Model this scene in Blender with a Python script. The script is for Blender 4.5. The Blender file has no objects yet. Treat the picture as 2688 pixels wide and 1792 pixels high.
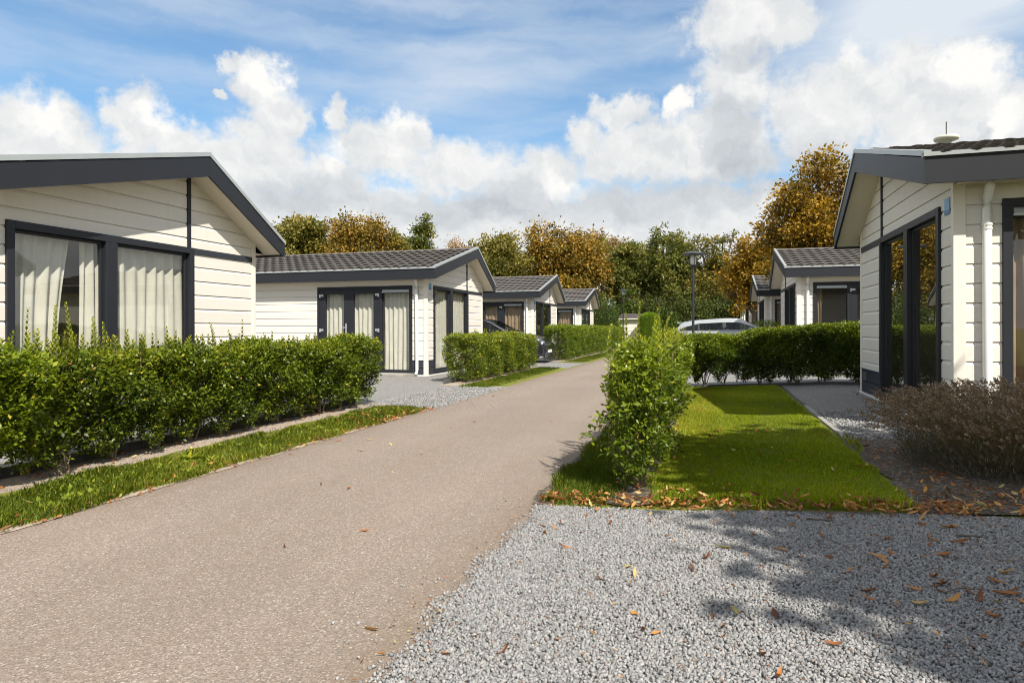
import bpy, bmesh, math, random
import numpy as np
from mathutils import Vector, Matrix

R = math.radians
random.seed(7)
C = bpy.context.scene.collection
SC = bpy.context.scene

# ------------------------------------------------------------------ helpers
def tag(o, label=None, cat=None, group=None, kind=None):
    if label: o['label'] = label
    if cat: o['category'] = cat
    if group: o['group'] = group
    if kind: o['kind'] = kind
    return o

def empty(name, loc, rz=0.0):
    o = bpy.data.objects.new(name, None)
    C.objects.link(o)
    o.empty_display_size = 0.3
    o.location = loc
    o.rotation_euler = (0, 0, rz)
    return o

def link(name, me, mat, parent=None, loc=None):
    o = bpy.data.objects.new(name, me)
    C.objects.link(o)
    if mat is not None and len(me.materials) == 0:
        me.materials.append(mat)
    if parent is not None: o.parent = parent
    if loc is not None: o.location = loc
    return o

def kids(o):
    return [c for c in o.children]

def copy_tree(o, parent=None):
    c = o.copy()
    C.objects.link(c)
    c.parent = parent
    for ch in kids(o):
        copy_tree(ch, c)
    return c

class MB:
    """collects quads / boxes / tubes and links them as ONE mesh object"""
    def __init__(s):
        s.v = []; s.f = []
    def face(s, pts):
        i = len(s.v); s.v += [tuple(p) for p in pts]
        s.f.append(tuple(range(i, i + len(pts)))); return s
    def box(s, a, b):
        x0, x1 = sorted((a[0], b[0])); y0, y1 = sorted((a[1], b[1])); z0, z1 = sorted((a[2], b[2]))
        i = len(s.v)
        s.v += [(x0,y0,z0),(x1,y0,z0),(x1,y1,z0),(x0,y1,z0),(x0,y0,z1),(x1,y0,z1),(x1,y1,z1),(x0,y1,z1)]
        for q in ((0,3,2,1),(4,5,6,7),(0,1,5,4),(1,2,6,5),(2,3,7,6),(3,0,4,7)):
            s.f.append(tuple(i + k for k in q))
        return s
    def hexa(s, p):
        i = len(s.v); s.v += [tuple(q) for q in p]
        for q in ((0,3,2,1),(4,5,6,7),(0,1,5,4),(1,2,6,5),(2,3,7,6),(3,0,4,7)):
            s.f.append(tuple(i + k for k in q))
        return s
    def tube(s, path, rad, n=8, caps=True):
        path = [Vector(p) for p in path]
        if not hasattr(rad, '__len__'): rad = [rad] * len(path)
        rings = []
        for k, p in enumerate(path):
            d = (path[min(k+1, len(path)-1)] - path[max(k-1, 0)])
            d = d.normalized() if d.length > 1e-9 else Vector((0,0,1))
            a = d.orthogonal().normalized() if abs(d.z) > .95 else d.cross(Vector((0,0,1))).normalized()
            b = d.cross(a)
            i = len(s.v)
            for j in range(n):
                t = 2*math.pi*j/n
                s.v.append(tuple(p + (a*math.cos(t) + b*math.sin(t))*rad[k]))
            rings.append(i)
        for r0, r1 in zip(rings, rings[1:]):
            for j in range(n):
                s.f.append((r0+j, r0+(j+1)%n, r1+(j+1)%n, r1+j))
        if caps:
            s.f.append(tuple(rings[0]+j for j in reversed(range(n))))
            s.f.append(tuple(rings[-1]+j for j in range(n)))
        return s
    def lathe(s, prof, n=24, c=(0,0,0)):
        rings = []
        for r, z in prof:
            i = len(s.v)
            for j in range(n):
                t = 2*math.pi*j/n
                s.v.append((c[0]+r*math.cos(t), c[1]+r*math.sin(t), c[2]+z))
            rings.append(i)
        for r0, r1 in zip(rings, rings[1:]):
            for j in range(n):
                s.f.append((r0+j, r0+(j+1)%n, r1+(j+1)%n, r1+j))
        s.f.append(tuple(rings[0]+j for j in reversed(range(n))))
        s.f.append(tuple(rings[-1]+j for j in range(n)))
        return s
    def build(s, name, mat, parent=None, smooth=False, bevel=0.0, loc=None, recalc=True):
        me = bpy.data.meshes.new(name)
        me.from_pydata(s.v, [], s.f)
        me.update()
        if recalc:
            bm = bmesh.new(); bm.from_mesh(me)
            bmesh.ops.recalc_face_normals(bm, faces=bm.faces)
            bm.to_mesh(me); bm.free()
        if smooth:
            me.polygons.foreach_set('use_smooth', [True]*len(me.polygons))
        o = link(name, me, mat, parent, loc)
        if bevel:
            m = o.modifiers.new('bevel', 'BEVEL'); m.width = bevel; m.segments = 2; m.limit_method = 'ANGLE'
        return o

def np_mesh(name, V, F, rnd=None, mat=None, smooth=False):
    """V (n,3) float, F (m,k) int, rnd (n,) per-vertex tint number"""
    me = bpy.data.meshes.new(name)
    V = np.asarray(V, np.float32); F = np.asarray(F, np.int32)
    m, k = F.shape
    me.vertices.add(len(V)); me.vertices.foreach_set('co', V.ravel())
    me.loops.add(m*k); me.loops.foreach_set('vertex_index', F.ravel())
    me.polygons.add(m)
    me.polygons.foreach_set('loop_start', np.arange(0, m*k, k, dtype=np.int32))
    me.polygons.foreach_set('loop_total', np.full(m, k, np.int32))
    if smooth: me.polygons.foreach_set('use_smooth', np.ones(m, bool))
    me.update(calc_edges=True)
    if rnd is not None:
        a = me.attributes.new('rnd', 'FLOAT', 'POINT')
        a.data.foreach_set('value', np.asarray(rnd, np.float32))
    if mat: me.materials.append(mat)
    return me

def nrm(a):
    return a / np.maximum(np.linalg.norm(a, axis=-1, keepdims=True), 1e-9)

def leaf_mesh(name, P, A, N, L, W, rnd, mat, fold=.22):
    A = nrm(A); B = nrm(np.cross(A, N)); Nn = np.cross(B, A)
    L = L[:, None]; W = W[:, None]
    v = np.stack([P, P + A*L*.45 + B*W*.5 + Nn*W*fold, P + A*L, P + A*L*.45 - B*W*.5 + Nn*W*fold], 1)
    n = len(P)
    F = np.arange(n*4).reshape(n, 4)
    return np_mesh(name, v.reshape(-1, 3), F, np.repeat(rnd, 4), mat)

# ------------------------------------------------------------------ materials
def mat_new(name):
    m = bpy.data.materials.new(name); m.use_nodes = True
    nt = m.node_tree
    for n in list(nt.nodes): nt.nodes.remove(n)
    out = nt.nodes.new('ShaderNodeOutputMaterial')
    return m, nt, out

def nd(nt, t, **k):
    n = nt.nodes.new(t)
    for a, b in k.items(): setattr(n, a, b)
    return n

def ramp(nt, fac, stops, interp='LINEAR'):
    r = nd(nt, 'ShaderNodeValToRGB'); cr = r.color_ramp; cr.interpolation = interp
    while len(cr.elements) < len(stops): cr.elements.new(.5)
    for e, (p, c) in zip(cr.elements, stops):
        e.position = p; e.color = (*c, 1) if len(c) == 3 else c
    nt.links.new(fac, r.inputs[0]); return r.outputs[0]

def tex_obj(nt, scale=(1,1,1), rot=(0,0,0)):
    t = nd(nt, 'ShaderNodeTexCoord'); m = nd(nt, 'ShaderNodeMapping')
    m.inputs['Scale'].default_value = scale; m.inputs['Rotation'].default_value = rot
    nt.links.new(t.outputs['Object'], m.inputs['Vector']); return m.outputs[0]

def noise(nt, vec, scale, detail=4, rough=.55):
    n = nd(nt, 'ShaderNodeTexNoise'); n.inputs['Scale'].default_value = scale
    n.inputs['Detail'].default_value = detail; n.inputs['Roughness'].default_value = rough
    nt.links.new(vec, n.inputs['Vector']); return n.outputs[0]

def voro(nt, vec, scale, out='Color', feature='F1'):
    n = nd(nt, 'ShaderNodeTexVoronoi'); n.feature = feature; n.inputs['Scale'].default_value = scale
    nt.links.new(vec, n.inputs['Vector']); return n.outputs[out]

def mixc(nt, fac, a, b, blend='MIX'):
    m = nd(nt, 'ShaderNodeMix', data_type='RGBA', blend_type=blend)
    for s, v in ((m.inputs[0], fac), (m.inputs[6], a), (m.inputs[7], b)):
        if hasattr(v, 'links'): nt.links.new(v, s)
        else: s.default_value = v if not isinstance(v, tuple) else (*v, 1)
    return m.outputs[2]

def mth(nt, op, a, b=None, c=None, clamp=False):
    m = nd(nt, 'ShaderNodeMath', operation=op); m.use_clamp = clamp
    for i, v in enumerate((a, b, c)):
        if v is None: continue
        if hasattr(v, 'links'): nt.links.new(v, m.inputs[i])
        else: m.inputs[i].default_value = v
    return m.outputs[0]

def bump(nt, h, strength, dist):
    b = nd(nt, 'ShaderNodeBump'); b.inputs['Strength'].default_value = strength
    b.inputs['Distance'].default_value = dist; nt.links.new(h, b.inputs['Height']); return b.outputs[0]

def pbr(name, col, rough=.6, metal=0.0, spec=.5, var=.0, vscale=3.0, bumpd=None, coat=0.0):
    """plain paint / plastic / metal with a little tonal variation and fine surface bump"""
    m, nt, out = mat_new(name)
    p = nd(nt, 'ShaderNodeBsdfPrincipled'); nt.links.new(p.outputs[0], out.inputs[0])
    p.inputs['Roughness'].default_value = rough; p.inputs['Metallic'].default_value = metal
    p.inputs['Specular IOR Level'].default_value = spec; p.inputs['Coat Weight'].default_value = coat
    p.inputs['Coat Roughness'].default_value = .05
    v = tex_obj(nt)
    if var:
        n = noise(nt, v, vscale, 5)
        a = tuple(c*(1-var) for c in col); b = tuple(min(1, c*(1+var)) for c in col)
        nt.links.new(ramp(nt, n, [(.3, a), (.7, b)]), p.inputs['Base Color'])
    else:
        p.inputs['Base Color'].default_value = (*col, 1)
    if bumpd:
        nt.links.new(bump(nt, noise(nt, v, bumpd[0], 4), bumpd[1], bumpd[2]), p.inputs['Normal'])
    return m

def leafmat(name, stops, rough=.45, trans=.35, spec=.4, tint=1.25):
    m, nt, out = mat_new(name)
    a = nd(nt, 'ShaderNodeAttribute', attribute_name='rnd')
    col = ramp(nt, a.outputs['Fac'], stops)
    p = nd(nt, 'ShaderNodeBsdfPrincipled'); p.inputs['Roughness'].default_value = rough
    p.inputs['Specular IOR Level'].default_value = spec
    nt.links.new(col, p.inputs['Base Color'])
    t = nd(nt, 'ShaderNodeBsdfTranslucent')
    tc = mixc(nt, 1.0, col, (min(1,tint), min(1, tint), tint*.45), 'MULTIPLY')
    nt.links.new(tc, t.inputs['Color'])
    mx = nd(nt, 'ShaderNodeMixShader'); mx.inputs[0].default_value = trans
    nt.links.new(p.outputs[0], mx.inputs[1]); nt.links.new(t.outputs[0], mx.inputs[2])
    nt.links.new(mx.outputs[0], out.inputs[0])
    return m

M = {}
def mk_materials():
    # painted weatherboard
    m, nt, out = mat_new('cream_weatherboard')
    p = nd(nt, 'ShaderNodeBsdfPrincipled'); nt.links.new(p.outputs[0], out.inputs[0])
    v = tex_obj(nt, (1.2, 1.2, 60)); v2 = tex_obj(nt)
    g = noise(nt, v, 2.2, 5, .6)
    d = noise(nt, v2, 1.3, 5)
    col = mixc(nt, mth(nt, 'MULTIPLY', d, .35), (.775, .735, .68), (.69, .65, .59))
    sx = nd(nt, 'ShaderNodeSeparateXYZ'); nt.links.new(v2, sx.inputs[0])
    wn = nd(nt, 'ShaderNodeTexWhiteNoise', noise_dimensions='1D')
    nt.links.new(mth(nt, 'FLOOR', mth(nt, 'MULTIPLY', mth(nt, 'SUBTRACT', sx.outputs[2], .12), 5.0)), wn.inputs['W'])
    col = mixc(nt, mth(nt, 'MULTIPLY', wn.outputs[0], .35), col, mixc(nt, 1.0, col, (.90, .895, .88), 'MULTIPLY'))
    st = noise(nt, tex_obj(nt, (7, 7, .5)), 1.6, 6, .65)
    col = mixc(nt, mth(nt, 'MULTIPLY', ramp(nt, st, [(.52, (0, 0, 0)), (.8, (1, 1, 1))]), .22), col, (.50, .47, .38))
    nt.links.new(col, p.inputs['Base Color'])
    p.inputs['Roughness'].default_value = .55; p.inputs['Specular IOR Level'].default_value = .3
    nt.links.new(bump(nt, g, .35, .004), p.inputs['Normal'])
    M['siding'] = m
    M['trimcream'] = pbr('cream_trim', (.76, .715, .64), .5, var=.03)
    M['soffit'] = pbr('cream_soffit', (.72, .655, .55), .55, var=.04, vscale=1.5)
    M['dark'] = pbr('anthracite_paint', (.019, .021, .027), .45, spec=.35, var=.06, vscale=2)
    M['darkpanel'] = pbr('anthracite_board', (.034, .040, .052), .5, spec=.35, var=.10, vscale=2, bumpd=(60, .15, .002))
    M['greymetal'] = pbr('grey_metal_trim', (.42, .45, .46), .35, metal=.35, var=.06)
    M['white'] = pbr('white_plastic', (.82, .81, .78), .35, var=.02)
    M['silver'] = pbr('satin_steel', (.75, .75, .76), .3, metal=.7)
    M['room'] = pbr('room_wall', (.30, .27, .23), .8, var=.05)
    M['floor'] = pbr('room_floor', (.20, .13, .08), .5, var=.1)
    M['concrete'] = pbr('concrete', (.30, .285, .265), .85, var=.15, vscale=6, bumpd=(70, .4, .004))
    M['kerb'] = pbr('dark_edging', (.085, .08, .078), .85, var=.25, vscale=8, bumpd=(60, .5, .004))
    # roof tiles
    m, nt, out = mat_new('roof_tile'); p = nd(nt, 'ShaderNodeBsdfPrincipled'); nt.links.new(p.outputs[0], out.inputs[0])
    v = tex_obj(nt)
    n1 = noise(nt, v, 2.5, 5); n2 = noise(nt, v, 160, 2)
    c = ramp(nt, n1, [(.3, (.088, .081, .078)), (.7, (.135, .125, .118))])
    c = mixc(nt, .35, c, ramp(nt, n2, [(.35, (.05, .047, .045)), (.65, (.2, .185, .175))]))
    nt.links.new(c, p.inputs['Base Color']); p.inputs['Roughness'].default_value = .9
    p.inputs['Specular IOR Level'].default_value = .25
    nt.links.new(bump(nt, n2, .4, .003), p.inputs['Normal'])
    M['tile'] = m
    # window glass: thin sheet, Fresnel mirror over clear
    m, nt, out = mat_new('window_glass')
    fr = nd(nt, 'ShaderNodeFresnel'); ge = nd(nt, 'ShaderNodeNewGeometry'); nt.links.new(mth(nt, 'MULTIPLY_ADD', ge.outputs['Backfacing'], 1/1.52-1.52, 1.52), fr.inputs[0])
    k = mth(nt, 'MULTIPLY', fr.outputs[0], 1.9, clamp=True)
    tr = nd(nt, 'ShaderNodeBsdfTransparent'); tr.inputs[0].default_value = (.96, .98, .965, 1)
    gl = nd(nt, 'ShaderNodeBsdfGlossy'); gl.inputs['Roughness'].default_value = .0
    gl.inputs['Color'].default_value = (.95, .97, .96, 1)
    v = tex_obj(nt)
    nt.links.new(bump(nt, noise(nt, v, .9, 2), .05, .02), gl.inputs['Normal'])
    mx = nd(nt, 'ShaderNodeMixShader'); nt.links.new(k, mx.inputs[0])
    nt.links.new(tr.outputs[0], mx.inputs[1]); nt.links.new(gl.outputs[0], mx.inputs[2])
    nt.links.new(mx.outputs[0], out.inputs[0]); M['glass'] = m
    # car glass: darker tint
    m, nt, out = mat_new('car_glass')
    fr = nd(nt, 'ShaderNodeFresnel'); ge = nd(nt, 'ShaderNodeNewGeometry'); nt.links.new(mth(nt, 'MULTIPLY_ADD', ge.outputs['Backfacing'], 1/1.52-1.52, 1.52), fr.inputs[0])
    k = mth(nt, 'MULTIPLY', fr.outputs[0], 1.05, clamp=True)
    tr = nd(nt, 'ShaderNodeBsdfTransparent'); tr.inputs[0].default_value = (.20, .25, .24, 1)
    gl = nd(nt, 'ShaderNodeBsdfGlossy'); gl.inputs['Roughness'].default_value = .01
    mx = nd(nt, 'ShaderNodeMixShader'); nt.links.new(k, mx.inputs[0])
    nt.links.new(tr.outputs[0], mx.inputs[1]); nt.links.new(gl.outputs[0], mx.inputs[2])
    nt.links.new(mx.outputs[0], out.inputs[0]); M['carglass'] = m
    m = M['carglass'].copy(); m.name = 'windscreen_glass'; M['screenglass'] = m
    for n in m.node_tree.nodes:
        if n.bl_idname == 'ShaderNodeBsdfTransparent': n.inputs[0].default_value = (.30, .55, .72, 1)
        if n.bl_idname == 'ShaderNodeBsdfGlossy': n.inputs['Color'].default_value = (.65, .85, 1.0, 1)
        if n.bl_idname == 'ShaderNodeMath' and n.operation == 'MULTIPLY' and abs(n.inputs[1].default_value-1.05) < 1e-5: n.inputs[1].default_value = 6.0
    # curtains
    def curt(name, a, b):
        m, nt, out = mat_new(name)
        v = tex_obj(nt, (1, 1, .4))
        c = ramp(nt, noise(nt, v, 9, 3), [(.35, a), (.65, b)])
        d = nd(nt, 'ShaderNodeBsdfDiffuse'); nt.links.new(c, d.inputs[0])
        t = nd(nt, 'ShaderNodeBsdfTranslucent'); nt.links.new(c, t.inputs[0])
        w = noise(nt, tex_obj(nt), 600, 2)
        nt.links.new(bump(nt, w, .2, .001), d.inputs['Normal'])
        mx = nd(nt, 'ShaderNodeMixShader'); mx.inputs[0].default_value = .22
        nt.links.new(d.outputs[0], mx.inputs[1]); nt.links.new(t.outputs[0], mx.inputs[2])
        nt.links.new(mx.outputs[0], out.inputs[0]); return m
    M['curtain'] = curt('pale_curtain', (.68, .655, .58), (.78, .745, .665))
    M['curtainbrown'] = curt('brown_curtain', (.33, .24, .165), (.42, .31, .21))
    # asphalt lane: pinkish grey with fine chippings
    m, nt, out = mat_new('asphalt_lane'); p = nd(nt, 'ShaderNodeBsdfPrincipled'); nt.links.new(p.outputs[0], out.inputs[0])
    v = tex_obj(nt)
    chip = voro(nt, v, 130, 'Color')
    sep = nd(nt, 'ShaderNodeSeparateColor'); nt.links.new(chip, sep.inputs[0])
    c1 = ramp(nt, sep.outputs[0], [(0, (0.09, 0.0765, 0.0639)), (.35, (0.184, 0.146, 0.119)), (.75, (0.249, 0.203, 0.17)), (.93, (0.345, 0.292, 0.247)), (1, (0.508, 0.469, 0.427))])
    fine = noise(nt, v, 420, 2)
    c1 = mixc(nt, .45, c1, ramp(nt, fine, [(.3, (0.0737, 0.0609, 0.0504)), (.7, (0.359, 0.299, 0.252))]))
    big = noise(nt, v, .55, 6, .6)
    c2 = mixc(nt, ramp(nt, big, [(.35, (.0, .0, .0)), (.7, (1, 1, 1))]), c1, mixc(nt, 1.0, c1, (1.14, 1.13, 1.12), 'MULTIPLY'))
    st = noise(nt, tex_obj(nt, (3.2, .25, 1)), 1.6, 5, .6)
    c2 = mixc(nt, mth(nt, 'MULTIPLY', ramp(nt, st, [(.45, (0,0,0)), (.75, (1,1,1))]), .22), c2, (.21, .155, .112))
    xs_ = nd(nt, 'ShaderNodeSeparateXYZ'); nt.links.new(v, xs_.inputs[0])
    wob = mth(nt, 'ADD', xs_.outputs[0], mth(nt, 'MULTIPLY', mth(nt, 'SUBTRACT', noise(nt, v, .6, 3), .5), .35))
    trk = None
    for cx in (-3.35, -1.85):
        d_ = mth(nt, 'SUBTRACT', 1.0, mth(nt, 'MULTIPLY', mth(nt, 'ABSOLUTE', mth(nt, 'SUBTRACT', wob, cx)), 2.6), clamp=True)
        trk = d_ if trk is None else mth(nt, 'MAXIMUM', trk, d_)
    c2 = mixc(nt, mth(nt, 'MULTIPLY', trk, .55), c2, mixc(nt, 1.0, c2, (1.13, 1.13, 1.14), 'MULTIPLY'))
    edge = mth(nt, 'MULTIPLY', mth(nt, 'SUBTRACT', mth(nt, 'ABSOLUTE', mth(nt, 'ADD', wob, 2.62)), 1.22), 4.5, clamp=True)
    c2 = mixc(nt, mth(nt, 'MULTIPLY', edge, mth(nt, 'MULTIPLY', noise(nt, v, 6, 5, .7), .75)), c2, (.17, .12, .08))
    sp_ = ramp(nt, noise(nt, v, 2.3, 7, .7), [(.60, (0, 0, 0)), (.72, (1, 1, 1))])
    c2 = mixc(nt, mth(nt, 'MULTIPLY', sp_, .18), c2, (.15, .12, .10))
    nt.links.new(c2, p.inputs['Base Color']); p.inputs['Roughness'].default_value = .9; p.inputs['Specular IOR Level'].default_value = .3
    hgt = mth(nt, 'ADD', voro(nt, v, 130, 'Distance'), mth(nt, 'MULTIPLY', fine, .6))
    nt.links.new(bump(nt, hgt, .55, .004), p.inputs['Normal'])
    M['asphalt'] = m
    # gravel sheet
    def gravel(name, sc, a, b, warm):
        m, nt, out = mat_new(name); p = nd(nt, 'ShaderNodeBsdfPrincipled'); nt.links.new(p.outputs[0], out.inputs[0])
        v = tex_obj(nt)
        ch = nd(nt, 'ShaderNodeSeparateColor'); nt.links.new(voro(nt, v, sc, 'Color'), ch.inputs[0])
        c = ramp(nt, ch.outputs[0], [(0, a), (.5, tuple((x+y)/2 for x, y in zip(a, b))), (1, b)])
        c = mixc(nt, mth(nt, 'MULTIPLY', ch.outputs[1], .3), c, warm)
        e = voro(nt, v, sc, 'Distance', 'DISTANCE_TO_EDGE')
        c = mixc(nt, ramp(nt, e, [(0, (1,1,1)), (.10, (0,0,0))]), c, (.03, .03, .033))
        n = noise(nt, v, 1.1, 5)
        c = mixc(nt, mth(nt, 'MULTIPLY', n, .35), c, warm)
        nt.links.new(c, p.inputs['Base Color']); p.inputs['Roughness'].default_value = .85
        hh = mth(nt, 'ADD', mth(nt, 'MINIMUM', e, .28), mth(nt, 'MULTIPLY', ch.outputs[2], .35))
        nt.links.new(bump(nt, hh, 1.0, .02), p.inputs['Normal'])
        return m
    M['gravel'] = gravel('grey_gravel', 58, (0.172, 0.171, 0.175), (0.429, 0.428, 0.421), (0.326, 0.308, 0.286))
    # loose stones
    m, nt, out = mat_new('crushed_stone'); p = nd(nt, 'ShaderNodeBsdfPrincipled'); nt.links.new(p.outputs[0], out.inputs[0])
    a = nd(nt, 'ShaderNodeAttribute', attribute_name='rnd')
    c = ramp(nt, a.outputs['Fac'], [(0, (0.109, 0.11, 0.113)), (.3, (0.204, 0.207, 0.211)), (.7, (0.313, 0.314, 0.315)), (.92, (0.408, 0.404, 0.399)), (.96, (0.286, 0.247, 0.217)), (.98, (0.204, 0.13, 0.098)), (1, (0.15, 0.0754, 0.0455))])
    c = mixc(nt, .4, c, ramp(nt, noise(nt, tex_obj(nt), 180, 3), [(.3, (0.136, 0.137, 0.14)), (.7, (0.354, 0.349, 0.35))]))
    nt.links.new(c, p.inputs['Base Color']); p.inputs['Roughness'].default_value = .8
    M['stone'] = m
    # soils
    def soil(name, a, b, peb):
        m, nt, out = mat_new(name); p = nd(nt, 'ShaderNodeBsdfPrincipled'); nt.links.new(p.outputs[0], out.inputs[0])
        v = tex_obj(nt)
        c = ramp(nt, noise(nt, v, 5, 8, .65), [(.3, a), (.7, b)])
        e = nd(nt, 'ShaderNodeSeparateColor'); nt.links.new(voro(nt, v, 60, 'Color'), e.inputs[0])
        c = mixc(nt, ramp(nt, e.outputs[0], [(.8, (0,0,0)), (.84, (1,1,1))]), c, peb)
        nt.links.new(c, p.inputs['Base Color']); p.inputs['Roughness'].default_value = .95
        h = mth(nt, 'ADD', noise(nt, v, 30, 6, .7), mth(nt, 'MULTIPLY', voro(nt, v, 60, 'Distance'), -.6))
        nt.links.new(bump(nt, h, .9, .02), p.inputs['Normal']); return m
    M['sandsoil'] = soil('sandy_soil', (.30, .225, .165), (.47, .375, .29), (.44, .39, .34))
    M['darksoil'] = soil('dark_soil', (.05, .038, .028), (.12, .09, .065), (.2, .18, .16))
    # turf under the blades
    m, nt, out = mat_new('turf'); p = nd(nt, 'ShaderNodeBsdfPrincipled'); nt.links.new(p.outputs[0], out.inputs[0])
    v = tex_obj(nt)
    c = ramp(nt, noise(nt, v, 1.6, 7, .65), [(.25, (.11, .14, .006)), (.5, (.19, .215, .01)), (.75, (.32, .27, .05))])
    c = mixc(nt, .5, c, ramp(nt, noise(nt, v, 90, 3), [(.3, (.06, .08, .005)), (.7, (.26, .27, .03))]))
    nt.links.new(c, p.inputs['Base Color']); p.inputs['Roughness'].default_value = .95
    nt.links.new(bump(nt, noise(nt, v, 110, 3), 1, .02), p.inputs['Normal']); M['turf'] = m
    # leaves
    M['privet'] = leafmat('privet_leaf', [(0, (0.0264, 0.0485, 0.00484)), (.35, (0.0926, 0.138, 0.00968)), (.7, (0.231, 0.274, 0.0169)), (.9, (0.449, 0.447, 0.0363)), (.97, (0.555, 0.459, 0.0605)), (1, (0.477, 0.243, 0.0605))], .36, .32, .40)
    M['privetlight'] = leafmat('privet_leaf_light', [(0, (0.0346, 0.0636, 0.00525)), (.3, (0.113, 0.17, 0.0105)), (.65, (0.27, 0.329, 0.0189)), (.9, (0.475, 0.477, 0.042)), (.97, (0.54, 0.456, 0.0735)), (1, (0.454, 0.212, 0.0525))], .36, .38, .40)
    M['laurel'] = leafmat('evergreen_leaf', [(0, (.022, .042, .006)), (.5, (.065, .105, .012)), (1, (.14, .185, .028))], .45, .2, .3)
    M['topiary'] = leafmat('cypress_spray', [(0, (0.09, 0.165, 0.0144)), (.5, (0.225, 0.345, 0.03)), (1, (0.45, 0.57, 0.072))], .6, .3, .2)
    M['oliveleaf'] = leafmat('olive_green_leaf', [(0, (0.0726, 0.0798, 0.0159)), (.4, (0.194, 0.176, 0.0344)), (.75, (0.351, 0.281, 0.0662)), (1, (0.484, 0.33, 0.112))], .55, .3, .3)
    M['greenleaf'] = leafmat('dull_green_leaf', [(0, (0.0546, 0.0777, 0.0159)), (.45, (0.145, 0.163, 0.0291)), (.8, (0.267, 0.251, 0.0595)), (1, (0.402, 0.289, 0.0926))], .55, .3, .3)
    M['orangeleaf'] = leafmat('orange_brown_leaf', [(0, (0.0842, 0.0666, 0.0181)), (.3, (0.205, 0.152, 0.0272)), (.5, (0.349, 0.212, 0.0333)), (.66, (0.494, 0.285, 0.0484)), (.8, (0.301, 0.254, 0.053)), (1, (0.205, 0.218, 0.0454))], .55, .35, .3)
    M['goldleaf'] = leafmat('golden_autumn_leaf', [(0, (0.087, 0.0659, 0.0158)), (.3, (0.255, 0.164, 0.0222)), (.6, (0.463, 0.274, 0.0286)), (.85, (0.674, 0.398, 0.0475)), (1, (0.325, 0.285, 0.0554))], .5, .38, .3)
    M['tanleaf'] = leafmat('tan_leaf', [(0, (0.13, 0.0875, 0.036)), (.5, (0.351, 0.225, 0.102)), (1, (0.52, 0.35, 0.168))], .6, .3, .2)
    M['darkleaf'] = leafmat('understory_leaf', [(0, (0.0288, 0.0436, 0.00944)), (.6, (0.084, 0.109, 0.022)), (1, (0.216, 0.218, 0.0472))], .6, .2, .2)
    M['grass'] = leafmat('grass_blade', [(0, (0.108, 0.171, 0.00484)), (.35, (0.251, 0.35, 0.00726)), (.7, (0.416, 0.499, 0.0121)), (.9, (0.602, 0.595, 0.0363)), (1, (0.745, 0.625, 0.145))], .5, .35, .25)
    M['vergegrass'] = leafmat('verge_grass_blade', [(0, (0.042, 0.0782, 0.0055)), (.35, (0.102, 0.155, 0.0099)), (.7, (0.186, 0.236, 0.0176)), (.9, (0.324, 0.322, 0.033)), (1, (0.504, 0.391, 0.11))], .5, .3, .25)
    M['drygrass'] = leafmat('dry_grass_blade', [(0, (0.134, 0.171, 0.0088)), (.4, (0.291, 0.305, 0.022)), (.75, (0.47, 0.439, 0.066)), (1, (0.616, 0.537, 0.198))], .6, .3, .2)
    M['lavstem'] = leafmat('lavender_stem', [(0, (0.134, 0.107, 0.045)), (.5, (0.28, 0.204, 0.099)), (1, (0.426, 0.306, 0.162))], .7, .15, .2)
    M['lavflower'] = leafmat('lavender_seed_head', [(0, (0.132, 0.0918, 0.0665)), (.5, (0.294, 0.216, 0.147)), (.85, (0.48, 0.356, 0.247)), (.95, (0.192, 0.108, 0.209)), (1, (0.12, 0.0648, 0.237))], .8, .1, .1)
    M['lavleaf'] = leafmat('lavender_leaf', [(0, (.08, .075, .045)), (.5, (.17, .155, .10)), (1, (.28, .25, .17))], .75, .15, .15)
    # fallen leaf (tone differs from leaf to leaf)
    def fallen(name, attr):
        m, nt, out = mat_new(name)
        if attr: f = nd(nt, 'ShaderNodeAttribute', attribute_name='rnd').outputs['Fac']
        else: f = nd(nt, 'ShaderNodeObjectInfo').outputs['Random']
        c = ramp(nt, f, [(0, (.15, .055, .022)), (.3, (.30, .105, .025)), (.6, (.50, .20, .045)), (.82, (.60, .31, .08)), (.92, (.62, .47, .20)), (1, (.45, .42, .13))])
        n = noise(nt, tex_obj(nt), 60, 4)
        c = mixc(nt, mth(nt, 'MULTIPLY', n, .5), c, mixc(nt, 1, c, (.55, .45, .4), 'MULTIPLY'))
        p = nd(nt, 'ShaderNodeBsdfPrincipled'); nt.links.new(c, p.inputs['Base Color']); p.inputs['Roughness'].default_value = .6
        t = nd(nt, 'ShaderNodeBsdfTranslucent'); nt.links.new(c, t.inputs[0])
        mx = nd(nt, 'ShaderNodeMixShader'); mx.inputs[0].default_value = .25
        nt.links.new(p.outputs[0], mx.inputs[1]); nt.links.new(t.outputs[0], mx.inputs[2])
        nt.links.new(mx.outputs[0], out.inputs[0]); return m
    M['fallen'] = fallen('fallen_leaf', False); M['litter'] = fallen('leaf_litter', True)
    M['bark'] = pbr('bark', (.13, .105, .08), .9, var=.3, vscale=9, bumpd=(25, .8, .02))
    M['twig'] = pbr('privet_stem', (.22, .175, .12), .85, var=.25, vscale=15)
    # cars and street furniture
    M['silverpaint'] = pbr('silver_car_paint', (.40, .43, .46), .30, metal=.30, coat=.6)
    M['blackpaint'] = pbr('black_car_paint', (.010, .011, .015), .22, spec=.6, coat=1.0)
    M['rubber'] = pbr('tyre_rubber', (.02, .02, .02), .85)
    M['blackplastic'] = pbr('black_plastic', (.018, .018, .02), .55)
    M['chrome'] = pbr('chrome', (.8, .8, .82), .12, metal=1)
    M['plate'] = pbr('number_plate', (.75, .74, .70), .5)
    M['seat'] = pbr('car_seat', (.03, .03, .033), .8)
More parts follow.
